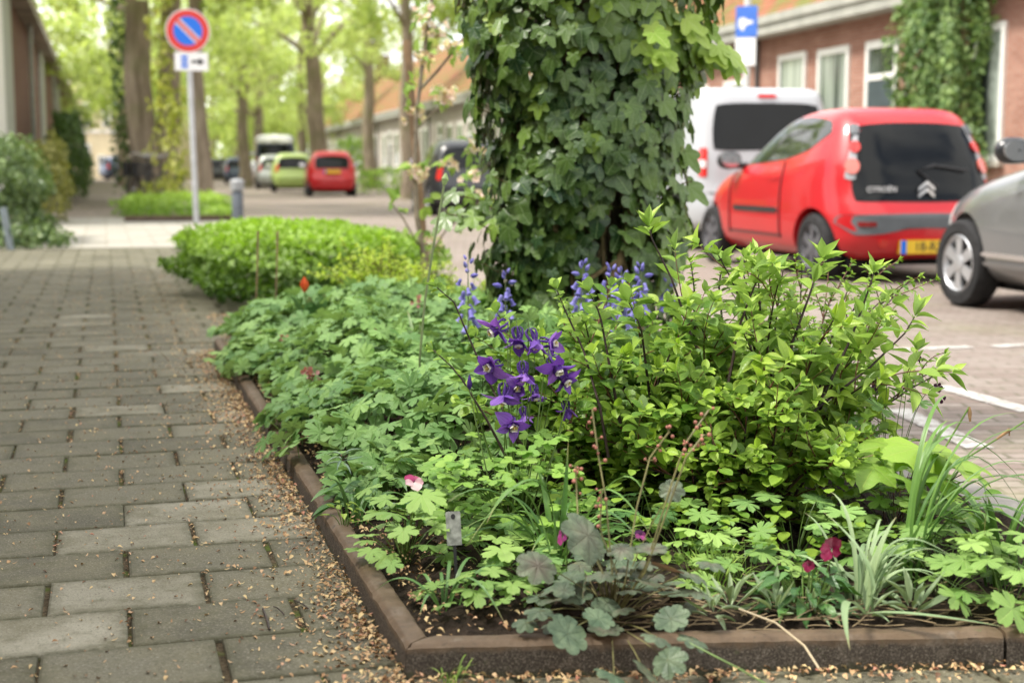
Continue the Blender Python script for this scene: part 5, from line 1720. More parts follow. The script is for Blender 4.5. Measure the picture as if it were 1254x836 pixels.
UPV = V((-.10, -.45, 1)); FACE = V((-.2, -1, .55))
clump('geranium_plant', 'light green geranium with toothed leaves beside the kerb, in front of the grey plant tag', 'plant', g_at(492, 2.72), 20, .125, .125, (.026, .038), T_GER, M_GERL, seed=211, hand=[
    (517, 606, 2.72, 66, UPV, .85), (520, 634, 2.66, 38, UPV, .8), (494, 650, 2.62, 44, UPV + V((-.2, -.2, 0)), .75), (446, 655, 2.66, 44, UPV + V((-.3, 0, 0)), .7), (455, 673, 2.60, 36, UPV, .65), (479, 690, 2.55, 32, FACE, .5), (536, 645, 2.66, 36, UPV, .75), (452, 598, 2.85, 44, UPV, .6), (480, 628, 2.72, 46, UPV, .45)])
clump('geranium_plant', 'pale lime geranium clump between the plant tag and the bronze-leaved plant', 'plant', g_at(606, 2.62), 16, .13, .10, (.026, .04), T_GER, M_GERL, seed=212, hand=[(614, 672, 2.6, 58, UPV, .95), (628, 715, 2.5, 46, UPV, .7), (578, 722, 2.48, 50, UPV, .6), ])
clump('geranium_plant', 'lime geranium clump under the shrubs, behind the bronze-leaved plant', 'plant', g_at(850, 2.72), 14, .15, .12, (.026, .038), T_GER, M_GERL, seed=213, hand=[(848, 648, 2.7, 48, UPV, .95), (876, 655, 2.65, 44, UPV, .9), (930, 650, 2.7, 40, UPV, .3)])
clump('geranium_plant', 'deep green geranium at the foot of the pointed-leaved shrub, behind the magenta pansy', 'plant', g_at(985, 2.78), 18, .18, .12, (.026, .040), T_GER, M_GER, seed=214, hand=[(1030, 625, 2.75, 60, UPV, .8), (1005, 640, 2.7, 42, UPV, .9)])
clump('geranium_plant', 'big-leaved geranium in the right front of the bed, by the arching grass leaves', 'plant', g_at(1172, 2.52), 16, .15, .13, (.030, .045), T_GER, M_GERL, seed=215, hand=[(1168, 700, 2.46, 56, FACE, .6), (1172, 730, 2.42, 60, FACE, .65), (1160, 690, 2.5, 50, UPV, .5), (1190, 665, 2.5, 40, UPV, 1.0), (1200, 660, 2.55, 44, UPV, 1.0)])
clump('geranium_plant', 'geranium cut off by the right edge of the picture, leaves over the kerb', 'plant', g_at(1258, 2.42), 16, .14, .15, (.030, .045), T_GER, M_GERL, seed=216, hand=[(1240, 745, 2.36, 60, FACE, .6), (1250, 700, 2.4, 54, FACE, .7)])
clump('geranium_plant', 'small lime geranium on the bare soil of the front left corner', 'plant', g_at(588, 2.44), 15, .11, .07, (.020, .032), T_GER, M_GERL, seed=223)
clump('geranium_plant', 'low geranium filling the gap left of the bronze-leaved plant', 'plant', g_at(655, 2.52), 18, .12, .08, (.022, .034), T_GER, M_GER, seed=224)
clump('geranium_plant', 'low geranium between the grass tuft and the magenta pansy', 'plant', g_at(925, 2.55), 22, .15, .08, (.022, .036), T_GER, M_GERL, seed=225)
clump('geranium_plant', 'low geranium behind the silver rosettes below the lobed leaf plant', 'plant', g_at(1130, 2.66), 24, .16, .10, (.024, .038), T_GER, M_GERL, (.2, .7), seed=226)
T_COL = [t_palm(3, 78, .55, 3.0, [.9, 1.0, .9], teeth=3, tamp=.07, per=9, cup=-.1, ripple=.05, droop=.15), t_palm(3, 85, .5, 3.0, [.8, 1.0, .8], teeth=2, tamp=.07, per=9, cup=.12, ripple=.05, droop=.2)]
clump('meadow_rue', 'low tuft of small lobed leaves filling the gap between the columbine and the geranium patch', 'plant', g_at(560, 3.15), 70, .24, .16, (.018, .030), T_COL, M_GERL, (.1, .6), seed=217)
clump('geranium_plant', 'shaded geranium tucked low behind the strap-leaved plant and the plant tag', 'plant', g_at(640, 2.95), 34, .22, .13, (.024, .038), T_GER, M_GER, (.2, .7), seed=218, rootf=.85)
clump('geranium_plant', 'shaded geranium low between the two big shrubs at their feet', 'plant', g_at(760, 2.88), 30, .2, .10, (.022, .034), T_GER, M_GER, (.1, .6), seed=219, rootf=.85)
clump('geranium_plant', 'light geranium near the right end of the bed behind the arching strap leaves', 'plant', g_at(1120, 2.85), 26, .2, .13, (.028, .042), T_GER, M_GERL, (.3, .9), seed=220)
clump('geranium_plant', 'soft green geranium in the bed behind the bluebells at the tree foot, left side', 'plant', g_at(600, 4.55), 60, .42, .22, (.034, .052), T_GER, M_GER, (.2, .7), seed=221, rootf=.85)
clump('geranium_plant', 'soft green geranium carpeting the bed right of the tree foot', 'plant', g_at(800, 4.5), 70, .48, .17, (.030, .048), T_GER, M_GER, (.2, .7), seed=222, rootf=.85)

# ------------------------------------------------------------------ columbine
random.seed(301)
cb = g_at(640, 2.98)
col = thing('columbine', 'purple columbine in flower standing before the round-leaved shrub', 'flower', cb)
t = NT('columbine_purple')
pc_ = t.ramp(t.attr('tint'), [(0, (.07, .028, .20)), (.5, (.15, .065, .36)), (1, (.32, .17, .52))])
uvs_ = t.sep(t.coord('UV'))
pc_ = t.mix(t.math('MULTIPLY', t.sstep(t.math('ABSOLUTE', t.math('SUBTRACT', t.math('FRACT', t.math('MULTIPLY', uvs_[0], 2.5)), .5)), 0, .15, 1, 0), .35), pc_, (.03, .006, .13, 1))
nrm = t.bump(t.noise(160, 2), .2, .002)
p_ = t.bsdf(pc_, .55, .3, 0, nrm)
tr = t.node('ShaderNodeBsdfTranslucent'); t.put(tr.inputs[0], t.mix(1.0, pc_, (1.3, .9, 1.2, 1), 'MULTIPLY'))
mx = t.node('ShaderNodeMixShader'); mx.inputs[0].default_value = .3; t.l.new(p_, mx.inputs[1]); t.l.new(tr.outputs[0], mx.inputs[2])
M_PURP = t.done(mx.outputs[0])
t = NT('columbine_white')
uvs_ = t.sep(t.coord('UV'))
M_COLW = t.done(t.bsdf(t.mix(t.sstep(uvs_[1], .25, .7), (.20, .07, .42, 1), (.80, .78, .70, 1)), .5, .3))
M_STAM = plain('stamen_yellow', (.62, .50, .12), .6)
T_SEP = [t_ovate(.74, 8, 7, .10, .45, .46, .9, .05), t_ovate(.66, 8, 7, .30, .15, .45, .95, .05), t_ovate(.78, 8, 7, .10, .7, .47, .85, .06), t_ovate(.70, 8, 7, .25, -.3, .46, .9, .05)]
T_CUP = t_ovate(.95, 5, 5, .55, -.2, .62, .6)


def columbine_flower(pos, ax, s=1.0, open_=.25, spin=None):
    ax = V(ax).normalized(); u = ax.orthogonal().normalized(); w = ax.cross(u)
    a0 = R_(0, 6) if spin is None else spin
    P = Leaves(); C = Leaves(); sp_ = MB(); st = MB()
    for k in range(5):
        a = a0 + 2 * PI * k / 5
        o_ = u * math.cos(a) + w * math.sin(a)
        P.add(random.choice(T_SEP), pos + o_ * .003, o_ * R_(.75, 1.05) + ax * (open_ * 1.7 + R_(-.3, .45)) + rnd_dir() * .22, ax * .9 - o_ * open_ + rnd_dir() * .35, .033 * s * R_(.9, 1.1), R_(.2, .9))
        b = a + PI / 5
        o2 = u * math.cos(b) + w * math.sin(b)
        C.add(T_CUP, pos + o2 * .006 * s, ax * 1.0 + o2 * .32, -o2 + ax * .2, .0175 * s * R_(.9, 1.1), R_(.3, 1))
        P.add(T_CUP, pos + o2 * .0075 * s - ax * .002, ax * 1.0 + o2 * .45, -o2 + ax * .2, .016 * s, R_(.2, .7))
        sp_.tube([pos + o2 * .007 * s, pos + o2 * .011 * s - ax * .010 * s, pos + o2 * .011 * s - ax * .019 * s, pos + o2 * .004 * s - ax * .024 * s], [.0030 * s, .0024 * s, .0016 * s, .0012 * s], 6)
    for k in range(12):
        q = rnd_dir(); st.tube([pos, pos + ax * .017 * s + q * .004 * s], .00045, 3)
        st.ball(pos + ax * .0175 * s + q * .0042 * s, .0011, 4)
    f = P.build('flower', M_PURP, col)
    sp_.build('spurs', M_PURP, f, True); C.build('corolla', M_COLW, f); st.build('stamens', M_STAM, f)
    for ob in (f, ): pass
    return f


FS = 1.04
fl_ = [(609, 402, 2.93, (-.55, -.35, -.35), 1.05, .1), (634, 414, 2.96, (.1, -.5, -1.3), 1.0, .55), (653, 416, 2.92, (.35, -.4, -1.0), 1.0, .5), (672, 420, 2.95, (.9, -.5, .0), .95, .3), (603, 449, 2.92, (-.6, -.8, -.05), 1.05, .3),
       (641, 456, 2.90, (.1, -.25, -1), .95, .55), (616, 484, 2.90, (-.1, -.45, -.9), 1.05, .3), (633, 474, 2.93, (.1, -1, -.1), .85, .3), (626, 519, 2.88, (.35, -.9, -.35), 1.05, .35), (681, 448, 2.90, (.4, -.6, -.7), 1.05, .45), (690, 462, 2.92, (.55, -.6, -.6), 1.0, .35),
       (655, 481, 3.0, (.3, -.3, -1), .8, .5), (694, 500, 3.02, (.2, -.3, -1), .75, .5), (642, 508, 3.02, (.2, -.3, -1), .75, .55)]
sm = MB(); nodes_ = [V((R_(-.03, .03), R_(-.03, .03), 0)) for _ in range(4)]
for i, (px, py, D, ax, s, op) in enumerate(fl_):
    vx = wd(ax[0], -ax[1]) ; axw = V((vx.x, vx.y, ax[2])) ; axw = V((wd(ax[0], ax[1]).x, wd(ax[0], ax[1]).y, ax[2]))
    pos = dp(px, py, D) - cb
    columbine_flower(pos, axw, s * FS, op)
    b = random.choice(nodes_); axn = axw.normalized()
    nk = pos - axn * .022 * s; nk2 = nk - axn * .012 + V((0, 0, .006))
    stp = curve(b, nk2 - V((0, 0, .03)), V((R_(-.03, .03), R_(-.03, .03), .05)), 7) + [nk2, nk]
    sm.tube(stp, [.0021, .002, .0018, .0016, .0014, .0012, .0011, .001, .001], 5)
bd = dp(575, 469, 2.92) - cb
sm.tube(curve((-.02, 0, 0), bd, (-.02, 0, .05), 8), [.0018] * 6 + [.0011, .0010], 5)
m = MB(); m.lathe([(.0006, .018), (.0036, .010), (.0055, 0), (.005, -.007), (.001, -.013)], 10, Matrix.Translation(bd)); m.build('flower_bud', M_PURP, col, True)
# long thin stalks sweeping right and the foliage
for a, b in (((640, 640), (668, 440)), ((655, 640), (700, 470)), ((650, 620), (690, 520)), ((630, 640), (622, 420)), ((610, 640), (575, 480))):
    sm.tube(curve(dp(*a, 2.95) - cb, dp(*b, 2.95) - cb, rnd_dir() * .01, 6), [.0016] * 5 + [.0009], 5)
L = Leaves()
for k in range(64):
    px, py, D = R_(535, 715), 0, R_(2.78, 3.12)
    py = R_(525, 660) if abs(px - 630) < 60 else R_(560, 660)
    p = dp(px, py, D) - cb
    if p.z < .03: p.z = R_(.03, .08)
    out = V((p.x, p.y, 0)).normalized()
    tip = p; hub = p
    sm.tube(curve((p.x * .1, p.y * .1, 0), p, (0, 0, .03), 5), .0011, 4, False)
    for j in (-1, 0, 1):
        d = (Matrix.Rotation(j * .95, 3, 'Z') @ out) + V((0, 0, R_(-.1, .15)))
        q = p + d * .016
        sm.tube([p, q], .0007, 3, False)
        L.add(random.choice(T_COL), q, d, V((0, -.2, 1)) + out * .3 + rnd_dir() * .3, R_(.020, .030), R_(.2, .9))
L.build('leaves', leaf_mat('columbine_leaf', (.10, .24, .035), (.30, .48, .085), .5, .32, 'palm', (.32, .46, .14), .35, .35), col); sm.build('stems', M_STEM, col, True)

# ------------------------------------------------------------------ bluebells
random.seed(321)
M_BELL = leaf_mat('bluebell_flower', (.14, .12, .48), (.31, .29, .72), .5, .35)
M_BSTEM = plain('bluebell_stem', (.13, .17, .07), .5, var=.2, scale=20)
T_STRAP = t_ovate(.09, 10, 3, .9, .0, .45, .8)
BELL = [(.0012, 0), (.0035, .001), (.0044, .005), (.0046, .011), (.0052, .015), (.0078, .018)]


def strap(L_, b, e, bend, w, tint, k=9, twist=0.0):
    """one strap leaf as a row of quads, tapering to its tip"""
    pts = curve(b, e, bend, k)
    return pts, w, tint


class Straps:
    def __init__(self): self.v, self.f, self.uv, self.t = [], [], [], []

    def add(self, b, e, bend, w, tint=.5, k=10, side=None, fold=.35, base=.55):
        pts = curve(b, e, bend, k); n0 = len(self.v)
        for i, p in enumerate(pts):
            t = i / (k - 1)
            d = (pts[min(i + 1, k - 1)] - pts[max(0, i - 1)]).normalized()
            s = (V(side) if side is not None else d.cross(V((0, 0, 1))))
            if s.length < .05: s = V((1, 0, 0))
            s = (s - d * s.dot(d)).normalized(); nn = s.cross(d)
            ww = w * .5 * (base + (1 - base) * min(1, t * 3)) * (1 - max(0, (t - .45) / .55) ** 1.8) + .0002
            for u in (-1, -.5, 0, .5, 1):
                self.v.append(p + s * u * ww + nn * (abs(u) * ww * fold)); self.uv.append((u, t)); self.t.append(tint)
        for i in range(k - 1):
            for j in range(4):
                q = n0 + i * 5 + j
                self.f.append((q, q + 1, q + 6, q + 5))

    def build(self, name, mat, parent=None):
        f = np.array(self.f); uv = np.array(self.uv)[f.reshape(-1)]
        return raw_mesh(name, np.array([tuple(p) for p in self.v]), f, mat, parent, uv, self.t)


t = NT('strap_leaf')
uv_ = t.sep(t.coord('UV'))


def strap_mat(name, dark, light, rough=.4, trans=.2):
    t = NT(name)
    uv_ = t.sep(t.coord('UV'))
    f = t.math('ADD', t.attr('tint'), t.math('MULTIPLY', t.math('SUBTRACT', t.noise(7, 3), .5), .4), clamp=True)
    c = t.mix(f, dark, light)
    st = t.math('ABSOLUTE', t.math('SUBTRACT', t.math('FRACT', t.math('MULTIPLY', uv_[0], 4.5)), .5))
    c = t.mix(t.math('MULTIPLY', t.sstep(st, 0, .25, 1, 0), .28), c, tuple(q * .6 for q in dark))
    c = t.mix(t.math('MULTIPLY', t.sstep(uv_[1], .86, 1.0), .7), c, (.36, .27, .12, 1))
    p = t.bsdf(c, rough, .45, 0, t.bump(t.math('ADD', st, t.math('MULTIPLY', t.noise(120, 2), .5)), .3, .002))
    tr = t.node('ShaderNodeBsdfTranslucent'); t.put(tr.inputs[0], c)
    mx = t.node('ShaderNodeMixShader'); mx.inputs[0].default_value = trans
    t.l.new(p, mx.inputs[1]); t.l.new(tr.outputs[0], mx.inputs[2])
    return t.done(mx.outputs[0])


bpy.data.materials.remove(t.m)
M_DAY = strap_mat('daylily_leaf', (.04, .12, .025), (.16, .30, .06), .35)
M_IRIS = strap_mat('pale_strap_leaf', (.15, .25, .11), (.36, .47, .24), .45, .25)
M_GRASS = strap_mat('fine_grass_blade', (.12, .24, .03), (.36, .50, .09), .45, .3)
M_BBL = strap_mat('bluebell_leaf', (.05, .14, .03), (.14, .27, .07), .35)


def bluebell(px, ytop, ybot, D, label, tilt=0, n=10):
    b = g_at(px + tilt, D)
    o = thing('bluebell', label, 'flower', b, 0, 'bluebells at the foot of the ivy clad tree')
    top = dp(px, ytop, D) - b
    zb = dp(px, ybot, D).z - b.z
    pts = curve((0, 0, -.02), top, (0, 0, 0), 9)
    m = MB(); m.tube(pts, [.0034, .0033, .0032, .003, .0028, .0026, .0022, .0018, .001], 6); m.build('stem', M_BSTEM, o, True)
    a = R_(0, 6)
    for i in range(n):
        t_ = i / (n - 1)
        z = zb + (top.z - zb) * t_ ** .9
        f = z / top.z; p, d = lerp_pts(pts, min(.999, max(0, f)))
        a += 2.4
        out = V((math.cos(a), math.sin(a), 0))
        m = MB()
        if t_ < .68:
            sc = R_(1.25, 1.65) * (1.1 - .3 * t_)
            c0 = p + out * R_(.012, .022) + V((0, 0, .004)); dr = (out * .45 + V((0, 0, -1)) + rnd_dir() * .25).normalized()
            m.lathe([(r * sc, q * sc) for r, q in BELL], 10, Matrix.Translation(c0) @ dr.to_track_quat('Z', 'Y').to_matrix().to_4x4())
        else:
            sc = 1.9 - .9 * (t_ - .68) / .32
            c0 = p + out * .006 * sc; dr = (out * .5 + V((0, 0, .9 if t_ > .8 else .1))).normalized()
            m.lathe([(.001, 0), (.0042 * sc, .004 * sc), (.0045 * sc, .009 * sc), (.0025 * sc, .015 * sc), (.0004, .018 * sc)], 8, Matrix.Translation(c0) @ dr.to_track_quat('Z', 'Y').to_matrix().to_4x4())
        ob = m.build('flower_bell', M_BELL, o, True, None)
        at_ = ob.data.attributes.new('tint', 'FLOAT', 'POINT'); at_.data.foreach_set('value', [R_(.1, .9)] * len(ob.data.vertices))
    S = Straps()
    for k in range(6):
        aa = R_(0, 6); e = V((math.cos(aa) * R_(.08, .17), math.sin(aa) * R_(.08, .17), R_(.08, .26)))
        S.add((0, 0, -.01), e, (0, 0, .10), .016, R_(.2, .8))
    S.build('leaves', M_BBL, o)
    return o


for a in ((573, 318, 398, 4.35, 'leftmost bluebell spike, standing well clear of the ivy trunk', 0, 16), (619, 334, 395, 4.35, 'bluebell spike at the left foot of the ivy trunk', 0, 15), (714, 322, 392, 4.25, 'tall bluebell spike with many open bells before the middle of the ivy trunk', -6, 20),
          (748, 327, 380, 4.4, 'bluebell spike just left of the short budded one, over the bark', 0, 15), (761, 331, 398, 4.3, 'bluebell spike with a thick grey budded top between two others', 0, 17), (785, 326, 385, 4.25, 'rightmost full bluebell spike by the right edge of the ivy trunk', 3, 19), (818, 345, 372, 4.9, 'small thin bluebell standing right of the ivy trunk before the road', 0, 6)):
    bluebell(*a)

# ------------------------------------------------------------------ the bronze-leaved heuchera at the front
random.seed(341)
hb_ = V((*at(752, 2.36).xy, SZ))
Rh = [.94, .98, 1.0, 1.0, 1.0, .98, .94]
T_HEU = [t_palm(7, 156, .20, 3.0, Rh, teeth=0, per=9, cup=.14, ripple=.06, droop=.12, notch=-.25), t_palm(7, 154, .17, 2.6, Rh, teeth=0, per=9, cup=-.16, ripple=.09, droop=.05, notch=-.25), t_palm(7, 156, .22, 3.0, Rh, teeth=0, per=9, cup=.05, ripple=.10, droop=.35, notch=-.25)]
t = NT('heuchera_leaf')
uv_ = t.sep(t.coord('UV')); u, v = uv_[0], uv_[1]
lob = t.math('ABSOLUTE', t.math('SUBTRACT', t.math('FRACT', t.math('ADD', u, .5)), .5))
mid = t.sstep(t.math('MULTIPLY', lob, t.math('ADD', v, .04)), 0, .04, 1, 0)
sid = t.math('MULTIPLY', t.sstep(t.math('ABSOLUTE', t.math('SUBTRACT', t.math('FRACT', t.math('SUBTRACT', t.math('MULTIPLY', v, 4.5), t.math('MULTIPLY', lob, 4.2))), .5)), 0, .18, 1, 0), t.sstep(v, .2, .9, 0, .6))
vm = t.math('MAXIMUM', mid, sid)
tn_ = t.attr('tint')
grn = t.mix(t.sstep(t.noise(35, 4, .6), .35, .7), (.062, .105, .058, 1), (.145, .205, .115, 1))
pur = t.mix(t.sstep(t.noise(40, 4, .6), .35, .7), (.105, .078, .062, 1), (.205, .165, .13, 1))
hcol = t.mix(t.math('MULTIPLY', tn_, t.sstep(v, .1, .95, .9, .3)), grn, pur)
hcol = t.mix(t.math('MULTIPLY', vm, .42), hcol, t.mix(tn_, (.05, .085, .045, 1), (.10, .05, .055, 1)))
hcol = t.mix(t.sstep(t.noise(16, 3), .66, .78), hcol, (.24, .20, .11, 1))
hcol = t.mix(t.geo('Backfacing'), hcol, (.17, .12, .105, 1))
p_ = t.bsdf(hcol, .48, .4, 0, t.bump(t.math('ADD', t.math('MULTIPLY', vm, -1), t.math('MULTIPLY', t.noise(60, 3), .7)), .55, .0028))
tr = t.node('ShaderNodeBsdfTranslucent'); t.put(tr.inputs[0], t.mix(1.0, hcol, (1.3, 1.0, .5, 1), 'MULTIPLY'))
mx = t.node('ShaderNodeMixShader'); mx.inputs[0].default_value = .2; t.l.new(p_, mx.inputs[1]); t.l.new(tr.outputs[0], mx.inputs[2])
M_HEU = t.done(mx.outputs[0])
M_HSTEM = plain('heuchera_stalk', (.16, .15, .055), .5, var=.3, scale=20)
heu = clump('bronze_heuchera', 'bronze-green heuchera with scalloped leaves spilling over the front kerb', 'plant', hb_, 34, .14, .12, (.021, .034), T_HEU, M_HEU, (.0, .75), M_HSTEM, seed=342, hs_=1.12, dome=1.1, hand=[
    (720, 655, 2.30, 62, (-.1, -1, .35), .55), (659, 692, 2.30, 48, (-.7, -.6, .5), .85), (761, 672, 2.36, 36, (-.1, -.4, 1), .7), (797, 672, 2.36, 40, (.3, -.6, .8), .85), (816, 696, 2.34, 42, (.5, -.5, .8), .7), (845, 702, 2.36, 42, (.7, -.3, 1), .5),
    (852, 723, 2.34, 40, (.6, -.6, .8), .45), (822, 757, 2.27, 42, (.3, -1, .35), .12), (805, 780, 2.22, 36, (.05, -1, .5), .3), (818, 808, 2.17, 46, (.1, -1, .15), .1), (848, 783, 2.24, 38, (.4, -1, .4), .25), (733, 757, 2.26, 42, (-.1, -.7, .8), .0),
    (695, 776, 2.22, 56, (-.2, -1, .5), .05), (661, 748, 2.32, 36, (-.5, -.5, 1), .15), (644, 763, 2.32, 30, (-.3, -.5, 1), .1), (752, 826, 2.14, 48, (-.1, -1, .35), .0), (790, 822, 2.17, 38, (.1, -1, .1), .55), (714, 718, 2.32, 26, (-.7, -.5, .2), .4),
    (795, 714, 2.34, 34, (.2, -.6, .7), .7), (770, 722, 2.34, 30, (0, -.5, .8), .6), (740, 702, 2.36, 30, (-.3, -.4, .9), .5), (870, 690, 2.40, 34, (.5, -.4, 1), .5), (690, 722, 2.36, 28, (-.4, -.6, .8), .3), (822, 600, 2.40, 30, (.1, -.8, .5), .5)])
m = MB(); fb = MB(); fb_n = Leaves()
for pts in (((750, 705, 2.36), (742, 610, 2.36), (733, 560, 2.37), (725, 500, 2.38)), ((740, 705, 2.36), (708, 640, 2.38), (706, 600, 2.4), (705, 570, 2.4)), ((775, 720, 2.36), (792, 690, 2.36), (820, 600, 2.36), (838, 545, 2.36), (868, 502, 2.37)), ((765, 715, 2.36), (780, 620, 2.38), (796, 560, 2.4), (820, 528, 2.4)), ((790, 700, 2.34), (826, 600, 2.33), (840, 560, 2.33), (862, 532, 2.33)), ((755, 700, 2.36), (735, 650, 2.36), (737, 598, 2.36))):
    q = [dp(*p) - hb_ for p in pts]
    q = [lerp_pts(q, i / 9)[0] for i in range(10)]
    m.tube([hb_ * 0] + q, .0015, 5)
    for i in range(9):
        p, d = lerp_pts(q, R_(.62, .999) if i else .999)
        e = p + rnd_dir() * .010
        m.tube([p, e], .0005, 3)
        fb.ball(e, R_(.0022, .0038), 6)
m.build('flower_stalks', M_HSTEM, heu, True); fb.build('flower_buds', plain('heuchera_bud', (.34, .13, .09), .6, var=.3, scale=60), heu, True)
m = MB(); m.tube([dp(835, 782, 2.24) - hb_, dp(870, 800, 2.2) - hb_, dp(905, 818, 2.14) - hb_, dp(940, 838, 2.08) - hb_], .0017, 5); m.build('trailing_stalk', M_STEM, heu, True)


# ------------------------------------------------------------------ strap-leaved clumps
def strap_clump(name, label, base, n, ln, w, mat, arch=(.3, 1.0), spread=PI, az=0.0, tint=(.1, .9), hand=(), seed=0, rb=.03, cat='plant'):
    random.seed(seed)
    o = thing(name, label, cat, base)
    S = Straps()
    for k in range(n):
        a = az + R_(-spread, spread); l = R_(*ln); ar = R_(*arch)
        dr = wd(math.cos(a), math.sin(a))
        b = dr * R_(0, rb) + V((0, 0, -.01))
        e = b + dr * l * (.25 + .65 * ar) + V((0, 0, l * (.92 - .95 * ar * ar)))
        if e.z < .012: e.z = R_(.012, .03)
        S.add(b, e, V((0, 0, l * (.18 + .55 * ar))) - dr * l * .14 + rnd_dir() * .02, R_(*w), R_(*tint), 12)
    for pts, ww, tt in hand:
        q = [dp(*p) - base for p in pts]
        S.add(q[0], q[2], (q[1] - (q[0] + q[2]) * .5) * 2, ww, tt, 14)
    S.build('leaves', mat, o)
    return o


strap_clump('daylily', 'dark strap-leaved daylily clump in the middle front, left of the bronze-leaved plant', g_at(684, 2.66), 22, (.16, .30), (.008, .013), M_DAY, seed=401, hand=[
    (((680, 690, 2.62), (655, 588, 2.6), (572, 668, 2.55)), .012, .6), (((676, 690, 2.6), (640, 600, 2.58), (596, 640, 2.5)), .012, .8), (((684, 690, 2.62), (690, 640, 2.62), (696, 540, 2.62)), .013, .3), (((690, 690, 2.6), (735, 600, 2.56), (800, 662, 2.52)), .010, .9), (((690, 690, 2.6), (760, 585, 2.5), (800, 650, 2.5)), .009, .95)])
strap_clump('pale_iris', 'pale grey-green strap-leaved clump at the front kerb beside the magenta pansy', g_at(1066, 2.42), 26, (.12, .25), (.005, .009), M_IRIS, seed=402, arch=(.2, 1.0), spread=1.6, az=.7, tint=(.1, 1), hand=[
    (((1060, 752, 2.40), (1036, 740, 2.30), (1041, 796, 2.22)), .013, .5), (((1062, 748, 2.40), (1075, 680, 2.4), (1098, 632, 2.42)), .012, .8), (((1062, 748, 2.40), (1062, 690, 2.4), (1008, 626, 2.5)), .008, .5), (((1068, 748, 2.40), (1098, 690, 2.38), (1142, 672, 2.36)), .010, .7), (((1068, 748, 2.40), (1096, 664, 2.38), (1175, 688, 2.36)), .011, .5), (((1055, 752, 2.4), (1120, 752, 2.33), (1236, 768, 2.32)), .012, .5)])
strap_clump('daylily', 'arching daylily with long glossy leaves sweeping out over the road at the right', g_at(1120, 2.62), 20, (.28, .46), (.007, .011), M_DAY, arch=(.35, .95), seed=403, spread=1.1, az=.1, tint=(.2, .95), hand=[
    (((1115, 720, 2.6), (1150, 540, 2.6), (1262, 600, 2.7)), .009, .7), (((1120, 720, 2.6), (1180, 560, 2.6), (1270, 660, 2.6)), .009, .4), (((1110, 700, 2.6), (1190, 590, 2.5), (1205, 655, 2.5)), .008, .2), (((1105, 710, 2.6), (1130, 640, 2.5), (1190, 588, 2.5)), .009, .6)])
strap_clump('daylily', 'upright broad-leaved daylily clump at the right edge of the bed', g_at(1246, 2.58), 18, (.16, .26), (.012, .018), M_DAY, arch=(.05, .6), seed=404, tint=(.3, 1))
strap_clump('grass_tuft', 'tuft of fine lime grass right of the bronze-leaved plant', g_at(882, 2.52), 60, (.06, .13), (.0018, .003), M_GRASS, arch=(.1, .9), seed=405, rb=.05, cat='grass')
strap_clump('weed_grass', 'little grass weed growing from the joint at the foot of the front kerb', V((*at(545, 2.16).xy, .0)), 12, (.03, .07), (.002, .003), M_GRASS, arch=(.3, 1), seed=406, rb=.02, cat='grass')
strap_clump('spring_bulb_leaves', 'limp fading bulb leaves lying on the soil in the front left corner', g_at(540, 2.42), 9, (.10, .19), (.006, .011), M_BBL, arch=(.75, 1.05), seed=407, tint=(.4, 1))
strap_clump('spring_bulb_leaves', 'small dark bulb leaves next to the kerb, left of the light green geranium', g_at(430, 3.05), 16, (.10, .18), (.006, .010), M_BBL, arch=(.4, 1.0), seed=408)
strap_clump('bulb_foliage', 'taller pale leaf blades standing in the geranium patch', g_at(515, 4.6), 5, (.28, .38), (.014, .02), M_IRIS, arch=(.0, .2), seed=409)
strap_clump('bulb_foliage', 'dark broad bulb foliage between the geranium patch and the bluebells', g_at(580, 4.2), 22, (.18, .34), (.014, .022), M_BBL, arch=(.1, .7), seed=410)

# tall flowering grass stalk left of the ivy trunk
random.seed(421)
b = g_at(512, 4.0); gr = thing('grass_stalk', 'single tall grass stalk with a narrow seed head left of the ivy trunk', 'grass', b)
q = [dp(514, 440, 4.0) - b, dp(520, 370, 4.0) - b, dp(531, 300, 4.0) - b, dp(543, 232, 4.0) - b, dp(546, 212, 4.0) - b]
q = [lerp_pts(q, i / 11)[0] for i in range(12)]
m = MB(); m.tube([V((0, 0, -.02))] + q, .0036, 6); m.build('stalk', M_BSTEM, gr, True)
m = MB(); m.tube(q[9:], [.005, .011, .003], 7); m.build('seed_head', plain('grass_head', (.22, .30, .12), .7, var=.2, scale=60), gr, True)


# ------------------------------------------------------------------ silver rosettes
T_LAN = [t_ovate(.19, 7, 5, .5, .15, .48, .9), t_ovate(.17, 7, 5, .6, .4, .48, .9), t_ovate(.21, 7, 5, .3, -.15, .48, .9)]
M_SILVL = leaf_mat('silver_leaf', (.17, .25, .13), (.36, .44, .27), .75, .2, 'pinnate', (.45, .50, .36), .3, .2, 5)


def rosette(px, D, n, size, label, seed):
    random.seed(seed)
    b = g_at(px, D)
    o = thing('silver_rosette', label, 'plant', b, 0, 'silver rosettes along the front kerb')
    L = Leaves()
    for k in range(n):
        a = k * 2.4; f = k / n
        out = V((math.cos(a), math.sin(a), 0))
        L.add(random.choice(T_LAN), out * .006 + V((0, 0, .01 + .02 * f)), out * (1.1 - .7 * f) * R_(.7, 1.3) + V((0, 0, .15 + 1.3 * f)) + rnd_dir() * .25, V((0, 0, 1)) - out * .8 * f + rnd_dir() * .15, size * R_(.6, .95) * (1 - .25 * f), R_(.2, .9))
    L.build('leaves', M_SILVL, o)


